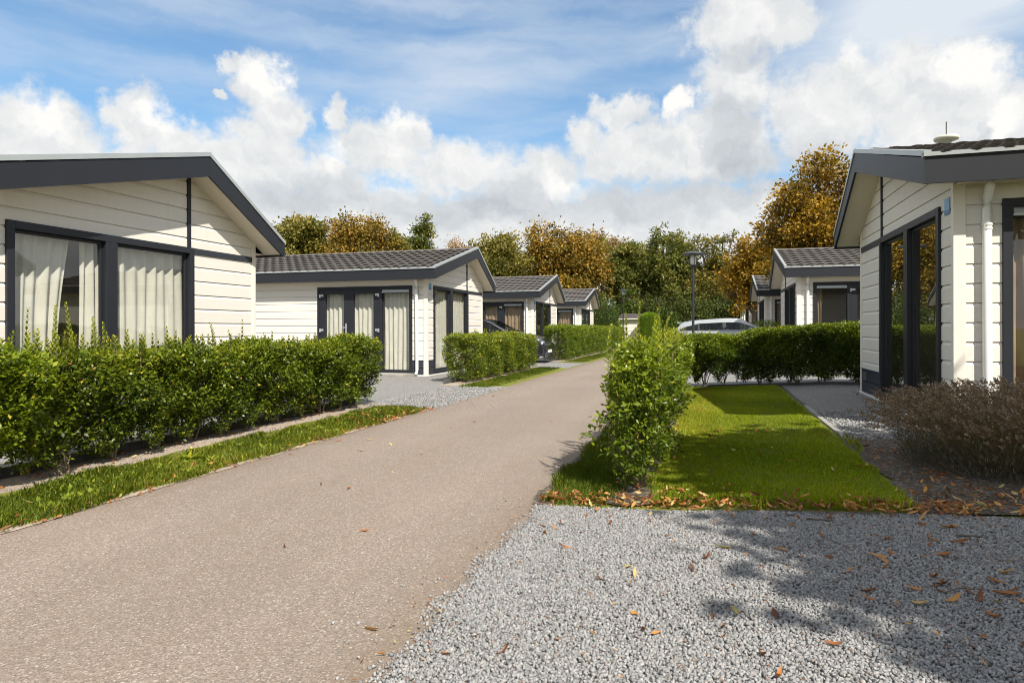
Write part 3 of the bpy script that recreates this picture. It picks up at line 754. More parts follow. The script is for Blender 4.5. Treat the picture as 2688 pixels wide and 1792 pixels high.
GW = (-1.765, .845, .045, 2.385)      # gable window opening (y0,y1,z0,z1)
LD = (.405, 3.25, .045, 2.37)         # long-side door and window opening (d0,d1,z0,z1)

def frame_bars(mb, P3, u0, u1, z0, z1, w, o0, o1, bars=()):
    def bx(a0, a1, b0, b1):
        mb.hexa([P3(a0, b0, o0), P3(a1, b0, o0), P3(a1, b0, o1), P3(a0, b0, o1), P3(a0, b1, o0), P3(a1, b1, o0), P3(a1, b1, o1), P3(a0, b1, o1)])
    bx(u0, u0+w, z0, z1); bx(u1-w, u1, z0, z1); bx(u0+w, u1-w, z1-w, z1); bx(u0+w, u1-w, z0, z0+w)
    for (a, b) in bars: bx(a, b, z0+w, z1-w)

def tiles(mb, P, y0, z0, y1, z1, d0, d1, rows):
    """interlocking wavy tiles: each course tilts up at its lower edge"""
    nx = int((d1-d0)/.058); L = math.hypot(y1-y0, z1-z0)
    ny, nz = -(z1-z0)/L*(1 if y1 > y0 else -1), abs(y1-y0)/L
    for k in range(rows):
        ta, tb = k/rows, (k+1)/rows + .012
        rowsv = []
        for (t, lift) in ((ta, .004), (ta, .052), ((ta+tb)/2, .030), (tb, .006)):
            line = []
            for i in range(nx+1):
                d = d0 + (d1-d0)*i/nx
                wv = .0055*math.sin(d*2*math.pi/.27) + .0015*math.sin(d*4*math.pi/.27+.6)
                l = lift + (wv if lift > .007 or t > ta else wv*.6)
                y = y0+(y1-y0)*t + ny*l; z = z0+(z1-z0)*t + nz*l
                if t == ta and lift > .04: y -= (y1-y0)/L*(.014+.018*math.sin(d*2*math.pi/.27))
                line.append(P(d, y, z))
            rowsv.append(line)
        base = len(mb.v)
        for line in rowsv: mb.v += [tuple(p) for p in line]
        n = nx+1
        for j in range(3):
            for i in range(nx):
                mb.f.append((base+j*n+i, base+j*n+i+1, base+(j+1)*n+i+1, base+(j+1)*n+i))

def make_chalet(sx, label, group):
    root = empty('chalet', (0, 0, 0)); tag(root, label, 'chalet', group)
    P = lambda d, y, z: (-sx*d, y, z)
    G3 = lambda u, z, o: P(-o, u, z)              # gable face, u = y, out = towards the lane
    N3 = lambda u, z, o: P(u, -W2-o, z)           # near long side, u = depth
    F3 = lambda u, z, o: P(u, W2+o, z)
    B3 = lambda u, z, o: P(LEN+o, u, z)
    zl = .52
    # walls
    w = MB()
    boards(w, G3, .40, 3.55, .2, zl-.2, [GW], yrange)
    ne = lambda z: (0, LEN)
    boards(w, N3, .40, under(-W2)+.05, .2, zl-.2, [LD], ne)
    boards(w, F3, .40, under(W2)+.05, .2, zl-.2, [], ne)
    boards(w, B3, .40, 3.55, .2, zl-.2, [], yrange)
    w.build('wall', M['siding'], root, recalc=False)
    pl = MB()
    boards(pl, G3, .03, .40, .185, .03, [GW], lambda z: (-W2, W2), .024, .012)
    boards(pl, N3, .03, .40, .185, .03, [LD], ne, .024, .012)
    boards(pl, F3, .03, .40, .185, .03, [], ne, .024, .012)
    # cap of the plinth
    for (a, b) in ((-W2, GW[0]), (GW[1], W2)): pl.box(P(-.028, a+.002, .40), P(.0, b-.002, .412))
    for (a, b) in ((0, LD[0]), (LD[1], LEN)): pl.box(P(a+.002, -W2-.028, .40), P(b-.002, -W2, .412))
    pl.build('plinth', M['darkpanel'], root, recalc=False)
    s = MB(); s.box(P(-.045, -W2-.03, -.12), P(.05, W2+.03, .030)); s.box(P(.052, -W2-.045, -.12), P(LEN, -W2+.05, .030))
    s.build('sill', M['white'], root)
    # corner posts
    for yy, sg in ((-W2, -1), (W2, 1)):
        c = MB(); c.box(P(-.030, yy+sg*.030, .03), P(.085, yy-sg*.02, under(yy)+.06)); c.box(P(-.026, yy-sg*.02, .03), P(.0, yy-sg*.055, under(yy)+.05))
        c.build('corner_post', M['trimcream'], root, bevel=.006)
    # gable battens
    b = MB(); b.box(P(-.034, YM-.03, GW[3]+.002), P(.0, YM+.03, under(YM)+.05)); b.build('batten', M['dark'], root)
    b = MB(); b.box(P(-.032, GW[1]+.002, 2.305), P(.0, W2-.058, 2.385)); b.build('batten', M['darkpanel'], root)
    # eave and barge boards
    T = .03
    f = MB()
    f.box(P(-OG, NE_Y, ZEB), P(LEN+.3, NE_Y+T, ZET)); near_eave = f.build('fascia', M['dark'], root)
    f = MB()
    f.box(P(-OG, FE_Y-T, ZFB), P(LEN+.3, FE_Y, ZFT)); f.build('fascia', M['dark'], root)
    def barge(d0, d1, name='bargeboard'):
        f = MB()
        f.hexa([P(d0, NE_Y+T+.001, ZEB+.001), P(d1, NE_Y+T+.001, ZEB+.001), P(d1, YM-.002, ZRB), P(d0, YM-.002, ZRB), P(d0, NE_Y+T+.001, ZET), P(d1, NE_Y+T+.001, ZET), P(d1, YM-.002, ZR), P(d0, YM-.002, ZR)])
        f.build(name, M['dark'], root)
        f = MB()
        f.hexa([P(d0, YM+.002, ZRB), P(d1, YM+.002, ZRB), P(d1, FE_Y-T-.001, ZFB+.001), P(d0, FE_Y-T-.001, ZFB+.001), P(d0, YM+.002, ZR), P(d1, YM+.002, ZR), P(d1, FE_Y-T-.001, ZFT), P(d0, FE_Y-T-.001, ZFT)])
        f.build(name, M['dark'], root)
    barge(-OG, -OG+.03); barge(LEN+.27, LEN+.30)
    # grey edge trim and gutter lip
    e = MB()
    e.box(P(-OG-.012, NE_Y-.022, ZET+.001), P(LEN+.3, NE_Y+.05, ZET+.042))
    for (ya, za, yb, zb) in ((NE_Y-.022, ZET, YM-.001, ZR), (YM+.001, ZR, FE_Y+.012, ZFT)):
        e.hexa([P(-OG-.012, ya, za+.002), P(-OG+.055, ya, za+.002), P(-OG+.055, yb, zb+.002), P(-OG-.012, yb, zb+.002),
                P(-OG-.012, ya, za+.060), P(-OG+.055, ya, za+.060), P(-OG+.055, yb, zb+.060), P(-OG-.012, yb, zb+.060)])
    e.build('edge_trim', M['greymetal'], root)
    # soffits
    so = MB()
    for d0, d1 in ((-OG+.031, .0),):
        so.hexa([P(d0, NE_Y+T, ZEB+.035), P(d1, NE_Y+T, ZEB+.035), P(d1, YM, ZRB+.035), P(d0, YM, ZRB+.035), P(d0, NE_Y+T, ZEB+.055), P(d1, NE_Y+T, ZEB+.055), P(d1, YM, ZRB+.055), P(d0, YM, ZRB+.055)])
        so.hexa([P(d0, YM, ZRB+.035), P(d1, YM, ZRB+.035), P(d1, FE_Y-T, ZFB+.035), P(d0, FE_Y-T, ZFB+.035), P(d0, YM, ZRB+.055), P(d1, YM, ZRB+.055), P(d1, FE_Y-T, ZFB+.055), P(d0, FE_Y-T, ZFB+.055)])
    so.box(P(.001, NE_Y+T, ZEB+.03), P(LEN, -W2+.02, ZEB+.05)); so.box(P(.001, W2-.02, ZFB+.03), P(LEN, FE_Y-T, ZFB+.05))
    so.build('soffit', M['soffit'], root)
    # roof
    r = MB()
    tiles(r, P, NE_Y+.01, ZET-.012, YM, ZR+.0, -OG+.05, LEN+.3, 9)
    tiles(r, P, FE_Y, ZFT-.012, YM, ZR+.0, -OG+.05, LEN+.3, 5)
    # boarding under the tiles, so that no light comes through
    r.face([P(-OG+.03, NE_Y+.01, ZET-.03), P(LEN+.28, NE_Y+.01, ZET-.03), P(LEN+.28, YM, ZR-.03), P(-OG+.03, YM, ZR-.03)])
    r.face([P(-OG+.03, FE_Y-.01, ZFT-.03), P(LEN+.28, FE_Y-.01, ZFT-.03), P(LEN+.28, YM, ZR-.03), P(-OG+.03, YM, ZR-.03)])
    roof = r.build('roof', M['tile'], root, recalc=False)
    rc = MB(); n = int((LEN+.6)/.42)
    for i in range(n):
        d0 = -OG+.06 + i*.42; d1 = d0+.44; k = 8
        for q, (dd, rr) in enumerate(((d0, .115), (d1, .100))): pass
        ring = []
        for dd, rr in ((d0, .118), (d0+.05, .112), (d1, .100)):
            ring.append([P(dd, YM+rr*1.1*math.cos(math.pi*j/k), ZR-.035+rr*.70*math.sin(math.pi*j/k)) for j in range(k+1)])
        for a, bq in zip(ring, ring[1:]):
            for j in range(k): rc.face([a[j], a[j+1], bq[j+1], bq[j]])
        rc.face(ring[0])
    rc.build('ridge_tile', M['tile'], roof, recalc=False)
    # gable window: frame, two panes
    fm = MB(); frame_bars(fm, G3, *GW[:2], GW[2], GW[3], .085, -.05, .045, [(-.585, -.425)])
    # slimmer inner sash set back
    frame_bars(fm, G3, GW[0]+.086, -.586, GW[2]+.086, GW[3]-.086, .035, -.045, -.012); frame_bars(fm, G3, -.424, GW[1]-.086, GW[2]+.086, GW[3]-.086, .035, -.045, -.012)
    win = fm.build('window', M['dark'], root, bevel=.004)
    for a, b in ((GW[0]+.12, -.62), (-.39, GW[1]-.12)):
        MB().face([G3(a, GW[2]+.12, -.03), G3(b, GW[2]+.12, -.03), G3(b, GW[3]-.12, -.03), G3(a, GW[3]-.12, -.03)]).build('pane', M['glass'], win, recalc=False)
    # long side: side light
    fm = MB(); frame_bars(fm, N3, LD[0], 1.365, LD[2], LD[3], .085, -.05, .04); frame_bars(fm, N3, .49+.001, 1.279, LD[2]+.086, 2.20, .022, -.045, -.012)
    fm.hexa([N3(.49, 2.20, -.05), N3(1.28, 2.20, -.05), N3(1.28, 2.20, .0), N3(.49, 2.20, .0), N3(.49, 2.285, -.05), N3(1.28, 2.285, -.05), N3(1.28, 2.285, .0), N3(.49, 2.285, .0)])
    side = fm.build('window', M['dark'], root, bevel=.004)
    MB().face([N3(.51, .15, -.03), N3(1.26, .15, -.03), N3(1.26, 2.19, -.03), N3(.51, 2.19, -.03)]).build('pane', M['glass'], side, recalc=False)
    v = MB(); v.hexa([N3(.50, 2.20, .001), N3(1.27, 2.20, .001), N3(1.27, 2.205, .05), N3(.50, 2.205, .05), N3(.50, 2.29, .001), N3(1.27, 2.29, .001), N3(1.27, 2.265, .03), N3(.50, 2.265, .03)])
    v.hexa([N3(.49, 2.19, .002), N3(1.28, 2.19, .002), N3(1.28, 2.19, .055), N3(.49, 2.19, .055), N3(.49, 2.199, .002), N3(1.28, 2.199, .002), N3(1.28, 2.215, .058), N3(.49, 2.215, .058)])
    v.build('vent', M['greymetal'], side)
    # double doors with their frame
    fr = MB()
    def bx(m, a0, a1, b0, b1, o0, o1):
        m.hexa([N3(a0, b0, o0), N3(a1, b0, o0), N3(a1, b0, o1), N3(a0, b0, o1), N3(a0, b1, o0), N3(a1, b1, o0), N3(a1, b1, o1), N3(a0, b1, o1)])
    bx(fr, 1.367, 3.25, 2.30, 2.37, -.05, .038); bx(fr, 3.18, 3.25, .045, 2.299, -.05, .038); bx(fr, 1.367, 3.179, .045, .085, -.05, .038)
    fr.build('door_frame', M['dark'], root, bevel=.004)
    for (a, b, ga, gb, hin) in ((1.369, 2.282, 1.537, 2.133, 1.385), (2.286, 3.178, 2.438, 2.995, 3.165)):
        d = MB()
        bx(d, a, ga, .088, 2.297, -.045, .022); bx(d, gb, b, .088, 2.297, -.045, .022); bx(d, ga+.001, gb-.001, 2.175, 2.297, -.045, .022); bx(d, ga+.001, gb-.001, .088, .25, -.045, .022)
        dr = d.build('door', M['dark'], root, bevel=.004)
        MB().face([N3(ga, .25, -.01), N3(gb, .25, -.01), N3(gb, 2.175, -.01), N3(ga, 2.175, -.01)]).build('pane', M['glass'], dr, recalc=False)
        for z in (2.13, 1.19, .29):
            h = MB(); sg = 1 if hin < 2 else -1
            bx(h, hin-.005, hin+sg*.10, z-.012, z+.045, .023, .034); bx(h, hin-.03, hin+.012, z-.045, z+.05, .0385, .058)
            h.build('hinge', M['silver'], dr)
        if a > 2:
            h = MB(); bx(h, 2.345, 2.385, 1.10, 1.38, .023, .03); h.tube([N3(2.365, 1.27, .03), N3(2.365, 1.27, .075), N3(2.49, 1.27, .078)], .011, 8)
            h.build('handle', M['silver'], dr)
    # down pipe with its bracket
    t = MB(); t.tube([N3(.235, 2.56, .20), N3(.245, 2.50, .185), N3(.255, 2.36, .075), N3(.26, 2.27, .062), N3(.26, .16, .062), N3(.26, .09, .07), N3(.275, .045, .12)], .042, 12)
    dp = t.build('drainpipe', M['white'], root, smooth=True)
    t = MB(); t.tube([N3(.26, 2.10, .062), N3(.26, 2.125, .062)], .049, 12); t.tube([N3(.26, 2.06, .062), N3(.26, 2.08, .062)], .046, 12); t.build('collar', M['white'], dp)
    # house number plate
    nb = MB(); nb.box(P(-.026, -2.055, 2.26), P(-.017, -1.905, 2.435))
    n_ = nb.build('number_plate', M['blueplate'], root, bevel=.003)
    q = MB(); q.box(P(-.0275, -2.050, 2.265), P(-.0262, -1.91, 2.305)); q.build('plate_band', M['blueplate2'], n_)
    # meter box cover low on the plinth
    mt = MB(); mt.box(P(-.034, 1.72, .22), P(-.024, 1.98, .36)); mt.build('vent_cover', M['kerb'], root, bevel=.003)
    # room inside
    rm = MB()
    rm.face([P(.10, -W2+.08, .045), P(LEN-.1, -W2+.08, .045), P(LEN-.1, W2-.08, .045), P(.10, W2-.08, .045)])
    fl = rm.build('room_floor', M['floor'], root, recalc=False)
    rm = MB(); D = 4.2
    rm.face([P(D, -W2+.05, .046), P(D, W2-.05, .046), P(D, W2-.05, 2.42), P(D, -W2+.05, 2.42)])
    rm.face([P(.05, W2-.05, .046), P(D, W2-.05, .046), P(D, W2-.05, 2.42), P(.05, W2-.05, 2.42)])
    rm.face([P(.05, -W2+.05, 2.43), P(D, -W2+.05, 2.43), P(D, W2-.05, 2.43), P(.05, W2-.05, 2.43)])
    rm.face([P(3.3, -W2+.05, .046), P(D, -W2+.05, .046), P(D, -W2+.05, 2.42), P(3.3, -W2+.05, 2.42)])
    rm.build('room_wall', M['room'], root, recalc=False)
    return root

XL, XR = -7.048, 2.432
YLS = [6.824, 17.949, 28.787, 39.249]; YRS = [9.957, 22.564, 34.051, 46.328, 58.0]
LEFT = ['cream chalet cut by the left edge with its tall gable window above the long hedge', 'cream chalet with dark double doors and drawn pale curtains, second in the left row',
        'cream chalet behind the parked black car with brown curtains', 'farthest chalet of the left row, next to the dark conical bush']
RIGHT = ['cream chalet cut by the right edge behind the lavender, aerial on its roof', 'cream chalet right behind the shaded garden hedge, its long window dark', 'cream chalet half hidden behind the second right chalet, autumn branches over its gutter',
         'small distant chalet at the far end of the right row, roof edge just showing', 'last distant chalet of the right row, only a sliver seen above the silver car']
hl = make_chalet(1, LEFT[0], 'chalets along the left side of the lane')
houses = []
for i, y in enumerate(YLS):
    h = hl if i == 0 else copy_tree(hl)
    h['label'] = LEFT[i]; h.location = (XL, y, 0); houses.append(h)
hr = make_chalet(-1, RIGHT[0], 'chalets along the right side of the lane')
for i, y in enumerate(YRS):
    h = hr if i == 0 else copy_tree(hr)
    h['label'] = RIGHT[i]; h.location = (XR, y, .164); houses.append(h)

# curtains hanging inside the windows
def curtain(label, sx, xg, yc, z0, face, u0, u1, zt, zb, mat, pull=0.0, folds=8, seed=0, group='curtains in the chalet windows'):
    r = np.random.default_rng(seed); nu, nz = folds*8, 14
    ph = r.uniform(0, 6, 4); V = []
    for j in range(nz+1):
        t = j/nz; z = zt + (zb-zt)*t
        for i in range(nu+1):
            u = i/nu
            uu = u0 + (u1-u0)*(u*(1 - pull*math.sin(t*math.pi*.8)) )
            w = .028*math.sin(u*folds*2*math.pi + ph[0] + .8*math.sin(u*5+ph[1])) + .012*math.sin(u*folds*3.7+ph[2]+t*1.5)
            w *= .75+.35*t
            uu += .010*math.sin(t*4+u*9+ph[3])
            V.append((-sx*(.13+w), uu, z) if face == 'G' else (-sx*uu, -W2+.13+w, z))
    F = [(j*(nu+1)+i, j*(nu+1)+i+1, (j+1)*(nu+1)+i+1, (j+1)*(nu+1)+i) for j in range(nz) for i in range(nu)]
    me = np_mesh('curtain', V, F, mat=mat, smooth=True)
    o = link('curtain', me, None, loc=(xg, yc, z0)); tag(o, label, 'curtain', group)
c1, c2 = M['curtain'], M['curtainbrown']
curtain('pale curtain gathered behind the left pane of the left-edge chalet gable window', 1, XL, YLS[0], 0, 'G', -1.75, -.93, 2.30, .12, c1, .16, 6, 1)
curtain('narrow pale curtain beside the mullion of the left-edge chalet gable window', 1, XL, YLS[0], 0, 'G', -.80, -.50, 2.30, .12, c1, 0, 3, 2)
curtain('pale curtain drawn across the right pane of the left-edge chalet gable window', 1, XL, YLS[0], 0, 'G', -.46, .80, 2.30, .12, c1, 0, 8, 3)
for i, (nm, m) in enumerate((('second left chalet', c1), ('chalet behind the black car', c2), ('farthest left chalet', c2)), 1):
    col = 'pale' if m is c1 else 'brown'
    curtain(f'{col} curtain in the side window of the {nm}', 1, XL, YLS[i], 0, 'N', .45, 1.33, 2.22, .10, m, .0, 6, 10+i)
    curtain(f'{col} curtain behind the right-hand door of the {nm}', 1, XL, YLS[i], 0, 'N', 1.45, 2.20, 2.25, .12, m, 0, 5, 20+i)
    curtain(f'{col} curtain behind the left-hand door of the {nm}', 1, XL, YLS[i], 0, 'N', 2.38, 3.10, 2.25, .12, m, 0, 5, 30+i)
curtain('sheer pale curtain behind the left gable pane of the second left chalet', 1, XL, YLS[1], 0, 'G', -1.72, -.52, 2.30, .12, c1, 0, 12, 41)
curtain('sheer pale curtain behind the right gable pane of the second left chalet', 1, XL, YLS[1], 0, 'G', -.44, .80, 2.30, .12, c1, 0, 12, 42)
curtain('brown curtain pushed to the edge of the side window by the right drainpipe', -1, XR, YRS[0], .164, 'N', .48, .80, 2.22, .10, c2, 0, 4, 51)
curtain('narrow brown curtain at the edge of the dark window behind the shaded hedge', -1, XR, YRS[1], .164, 'N', .50, .66, 2.22, .10, c2, 0, 3, 52)
curtain('brown curtain in the side window of the half hidden third right chalet', -1, XR, YRS[2], .164, 'N', .48, 1.3, 2.22, .10, c2, 0, 6, 53)

# terrace slabs at the doors
for y, lab in ((YLS[1], 'grey concrete step below the double doors of the second left chalet'), (YLS[2], 'grey concrete terrace strip beside the black car'), (YLS[0], 'grey concrete step below the left-edge chalet doors')):
    mb = MB()
    for k in range(6): mb.box((XL-.35-k*.6, y-W2-.70, -.05), (XL-.35-k*.6-.594, y-W2-.06, .075 + .002*(k % 2)))
    tag(mb.build('concrete_step', M['concrete'], bevel=.006), lab, 'step', 'concrete steps at the chalet doors')

# aerial on the right chalet roof
a = empty('roof_aerial', (3.36, 11.15, 3.85)); tag(a, 'white saucer-shaped aerial with a thin rod on the right chalet ridge', 'aerial')
MB().lathe([(.06, -.6), (.05, .10), (.09, .13), (.155, .15), (.165, .18), (.15, .20), (.05, .215), (.01, .22)], 20).build('aerial_dome', M['ivory'], a, smooth=True)
MB().tube([(0, 0, .21), (0, 0, .42)], .008, 6).build('rod', M['kerb'], a)

# ------------------------------------------------------------------ hedges
def twig_leaves(r, B, D, per, step, L, W):
    """alternate leaves along short twigs: B bases, D directions"""
    n = len(B); D = nrm(D)
    side = nrm(np.cross(D, nrm(r.normal(size=(n, 3)))))
    up = np.cross(side, D)
    P, A, N, T = [], [], [], []
    for k in range(per):
        p = B + D*step*(k+.3*r.uniform(-1, 1, (n, 1)))
        s = (side if k % 2 == 0 else -side); u = up*r.normal(0, .6, (n, 1))
        if k // 2 % 2: s = np.where(True, np.cross(D, s), s)
        a = nrm(D*r.uniform(.25, .9, (n, 1)) + s + u*.6) if k < per-1 else D
        P.append(p); A.append(a); N.append(nrm(D*.6 + np.array([0, 0, .7]) + r.normal(0, .45, (n, 3))))
        T.append(np.full(n, k/max(1, per-1)))
    P, A, N, T = map(np.concatenate, (P, A, N, T))
    m = len(P); l = L*np.clip(r.normal(.92, .24, m), .4, 1.5)
    return P, A, N, l, l*W, T

def hedge(name, label, p0, p1, width, top, bottom, ntw, leaf, mat, seed, sprouts=(), plant=.5, group='clipped privet hedges', per=6, bulge=.05, narrow=.55, stemr=.011, tone=0.0, ends=.10, wf=None, lift=1.0):
    r = np.random.default_rng(seed)
    p0 = np.array(p0, float); p1 = np.array(p1, float); Lh = np.linalg.norm(p1-p0); d = (p1-p0)/Lh; q = np.array([-d[1], d[0]])
    root = empty(name, (p0[0], p0[1], g(p0[0]))); tag(root, label, 'hedge', group)
    ph = r.uniform(0, 6, 8)
    def hz(s): return top(s)
    s = r.uniform(-ends, Lh+ends, ntw)
    H = np.array([hz(v) for v in s])
    # around the perimeter: side, top, side
    per_t = r.uniform(0, 1, ntw); tw = width/(width+2*.95)
    is_top = per_t < tw; inner = r.uniform(0, 1, ntw) < .42
    sg = np.where(r.uniform(0, 1, ntw) < .5, -1, 1)
    zz = np.where(is_top, 1.0, r.uniform(0, 1, ntw)**.9)
    bot = bottom*(.35+.9*np.abs(np.sin(s/plant*math.pi+ph[0])))*(1 + (lift-1)*np.clip((s-1.6)/1.0, 0, 1))
    z = bot + (H-bot)*zz
    prof = narrow + (1-narrow)*np.clip(zz/.45, 0, 1)
    prof = prof*np.where(zz > .9, 1-.12*(zz-.9)/.1, 1)
    half = width/2*prof
    if wf is not None: half = half*np.array([wf(v) for v in s])
    bul = bulge*(np.sin(s*5.1+z*4+ph[1])+.7*np.sin(s*11.3-z*9+ph[2])+.6*np.sin(z*13+s*3+ph[3]))
    across = np.where(is_top, r.uniform(-1, 1, ntw)*half, sg*(half+bul))
    depth = np.where(inner, r.uniform(.05, .9, ntw), np.minimum(r.exponential(.07, ntw), .5))
    across = np.where(is_top, across, across*(1-depth*.9))
    z = np.where(is_top, z - depth*.25 + bul*.5, z)
    endcap = (s < .02) | (s > Lh-.02)
    across = np.where(endcap & (r.uniform(0, 1, ntw) < .8), r.uniform(-1, 1, ntw)*half, across)
    X = d[None]*s[:, None] + q[None]*across[:, None]
    B = np.stack([X[:, 0], X[:, 1], z], 1)
    B[:, 2] += gz(B[:, 0]+p0[0]) - g(p0[0])
    out = np.stack([q[0]*np.sign(across), q[1]*np.sign(across), np.zeros(ntw)], 1)*np.where(is_top, .1, 1)[:, None]
    out[:, 2] += np.where(is_top, 1.1, .45)
    out[:, :2] += d[None]*(np.where(s < .02, -1, 0)+np.where(s > Lh-.02, 1, 0))[:, None]
    D = nrm(nrm(out) + r.normal(0, .55, (ntw, 3)))
    step = leaf*.55
    B = B - D*step*per*.6
    P, A, N, l, w, T = twig_leaves(r, B, D, per, step, leaf, .52)
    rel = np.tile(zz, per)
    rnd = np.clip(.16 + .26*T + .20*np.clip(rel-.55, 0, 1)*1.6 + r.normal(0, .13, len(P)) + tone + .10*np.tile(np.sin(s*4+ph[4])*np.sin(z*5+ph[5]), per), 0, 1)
    rare = r.uniform(0, 1, len(P)) < .012; rnd[rare] = r.uniform(.94, 1, rare.sum())
    # upright sprouts above the clipped top
    extra = []
    bends = []
    for (sx_, ac, z0, h) in sprouts:
        k = int(h/.026)+2; t = np.linspace(0, 1, k)
        bend = r.normal(0, .10, 2); bends.append(bend)
        base = np.stack([d[0]*sx_+q[0]*ac + bend[0]*t**2*h, d[1]*sx_+q[1]*ac+bend[1]*t**2*h, z0+h*t], 1)
        ang = np.arange(k)*np.pi/2 + r.uniform(0, 6)
        for o in (0, np.pi):
            A2 = nrm(np.stack([np.cos(ang+o), np.sin(ang+o), .75+.9*t], 1))
            extra.append((base, A2, np.stack([np.zeros(k), np.zeros(k), np.ones(k)], 1)+.3*A2, leaf*(1.55-.75*t), np.clip(.40+.45*t+r.normal(0, .08, k), 0, .93)))
    if extra:
        eP = np.concatenate([e[0] for e in extra]); eA = np.concatenate([e[1] for e in extra]); eN = np.concatenate([e[2] for e in extra])
        eL = np.concatenate([e[3] for e in extra]); eR = np.concatenate([e[4] for e in extra])
        P = np.concatenate([P, eP]); A = np.concatenate([A, eA]); N = np.concatenate([N, eN]); l = np.concatenate([l, eL]); w = np.concatenate([w, eL*.5]); rnd = np.concatenate([rnd, eR])
    me = leaf_mesh('foliage', P, A, N, l, w, rnd, mat, .18)
    link('foliage', me, None, root)
    # woody stems of each shrub, each spreading from the ground
    ns = max(1, int(round(Lh/plant)))
    rr = random.Random(seed)
    for k in range(ns):
        mb = MB(); sc = Lh*(k+.5)/ns + rr.uniform(-.06, .06); H0 = hz(sc)
        for j in range(6):
            a = rr.uniform(0, 6.28); sp = rr.uniform(.08, .24); b0 = Vector((d[0]*sc+rr.uniform(-.03, .03), d[1]*sc+rr.uniform(-.03, .03), -.02))
            e = b0 + Vector((math.cos(a)*sp, math.sin(a)*sp*width, H0*rr.uniform(.55, .9)))
            m1 = b0.lerp(e, .35) + Vector((rr.uniform(-.04, .04), rr.uniform(-.04, .04), 0)); rad = stemr*rr.uniform(.6, 1.1)
            mb.tube([b0, m1, b0.lerp(e, .7)+Vector((rr.uniform(-.05, .05), rr.uniform(-.05, .05), 0)), e], [rad, rad*.8, rad*.6, rad*.3], 5, False)
            for q_ in range(3):
                s0 = b0.lerp(e, rr.uniform(.3, .85)); e2 = s0 + Vector((rr.uniform(-.2, .2)*max(.4, width), rr.uniform(-.2, .2), rr.uniform(.08, .25)))
                mb.tube([s0, e2], [rad*.4, rad*.2], 4, False)
        # flanks of the sprouts belong to the nearest shrub
        for (sx_, ac, z0, h), bd in zip(sprouts, bends):
            if abs(sx_-sc) <= Lh/ns/2+.02:
                mb.tube([(d[0]*sx_+q[0]*ac, d[1]*sx_+q[1]*ac, z0-.15)] + [(d[0]*sx_+q[0]*ac+bd[0]*t*t*h, d[1]*sx_+q[1]*ac+bd[1]*t*t*h, z0+h*t) for t in (0, .5, .93)], [.004, .003, .0025, .0015], 4, False)
        st = mb.build('stem', M['twig'], root, recalc=False)
        st.location.z = 0
    return root

rs = random.Random(3)
def sproutset(L, n, z, hmin, hmax, w):
    return [(rs.uniform(0, L), rs.uniform(-w, w), z-.03, rs.uniform(hmin, hmax)) for _ in range(n)]
# long hedge on the left, in front of the first chalet
sp = [(y-4.12, ac, .98, zt-.98) for y, zt, ac in ((4.14, 1.40, .1), (4.36, 1.425, .05), (4.53, 1.454, .08), (4.72, 1.33, .0), (4.60, 1.25, -.1), (4.26, 1.22, .12), (4.89, 1.28, .1), (5.04, 1.21, 0), (5.46, 1.17, .1), (5.61, 1.24, .05), (5.77, 1.21, .1), (6.35, 1.29, .1), (6.85, 1.33, .12), (6.5, 1.2, 0), (7.4, 1.19, .1))] + [(rs.uniform(.0, 5.5), rs.uniform(-.25, .2), 1.03, rs.uniform(.04, .14)) for _ in range(75)] + [(rs.uniform(-.05, 1.1), rs.uniform(-.25, .25), .96, rs.uniform(.08, .26)) for _ in range(34)]
hedge('privet_hedge', 'long clipped green hedge in front of the left-edge chalet', (-5.42, 4.12), (-5.42, 9.58), .58, lambda s: .97+.014*s+.02*math.sin(s*3)+.018*math.sin(s*7.7), .17, 20000, .043, M['privet'], 101, sp, .48)
hedge('privet_shrub', 'loose bright green shrub at the left edge of the picture, before the long hedge', (-5.22, 3.42), (-5.24, 3.86), .60, lambda s: 1.03+.05*math.sin(s*9), .26, 2400, .046, M['privetlight'], 102, [(rs.uniform(0, .5), rs.uniform(-.25, .25), 1.0, rs.uniform(.08, .22)) for _ in range(16)], .3, bulge=.07, narrow=.35, tone=.05)
hedge('privet_sapling', 'thin bare-stemmed young shrub in the gap of the left hedge', (-5.20, 4.10), (-5.20, 4.18), .16, lambda s: .36, .08, 60, .032, M['privetlight'], 103, [(.02, 0, .3, .14)], .2, bulge=.02, ends=.03)
hedge('privet_hedge', 'clipped hedge in front of the second left chalet, ending by the black car', (-5.42, 13.95), (-5.42, 19.6), .72, lambda s: 1.05+.03*math.sin(s*2.1)+.02*math.sin(s*5), .08, 14000, .042, M['privet'], 104, sproutset(5.6, 45, 1.04, .05, .22, .28), .55, narrow=.75, tone=.10)
hedge('privet_hedge', 'long sunlit hedge along the far left of the lane before the last chalets', (-5.60, 24.5), (-5.60, 42.2), .85, lambda s: 1.27+.04*math.sin(s*1.1)+.02*math.sin(s*3.3), .04, 16000, .062, M['privetlight'], 105, sproutset(17, 40, 1.25, .06, .18, .3), .9, narrow=.85, tone=-.08)
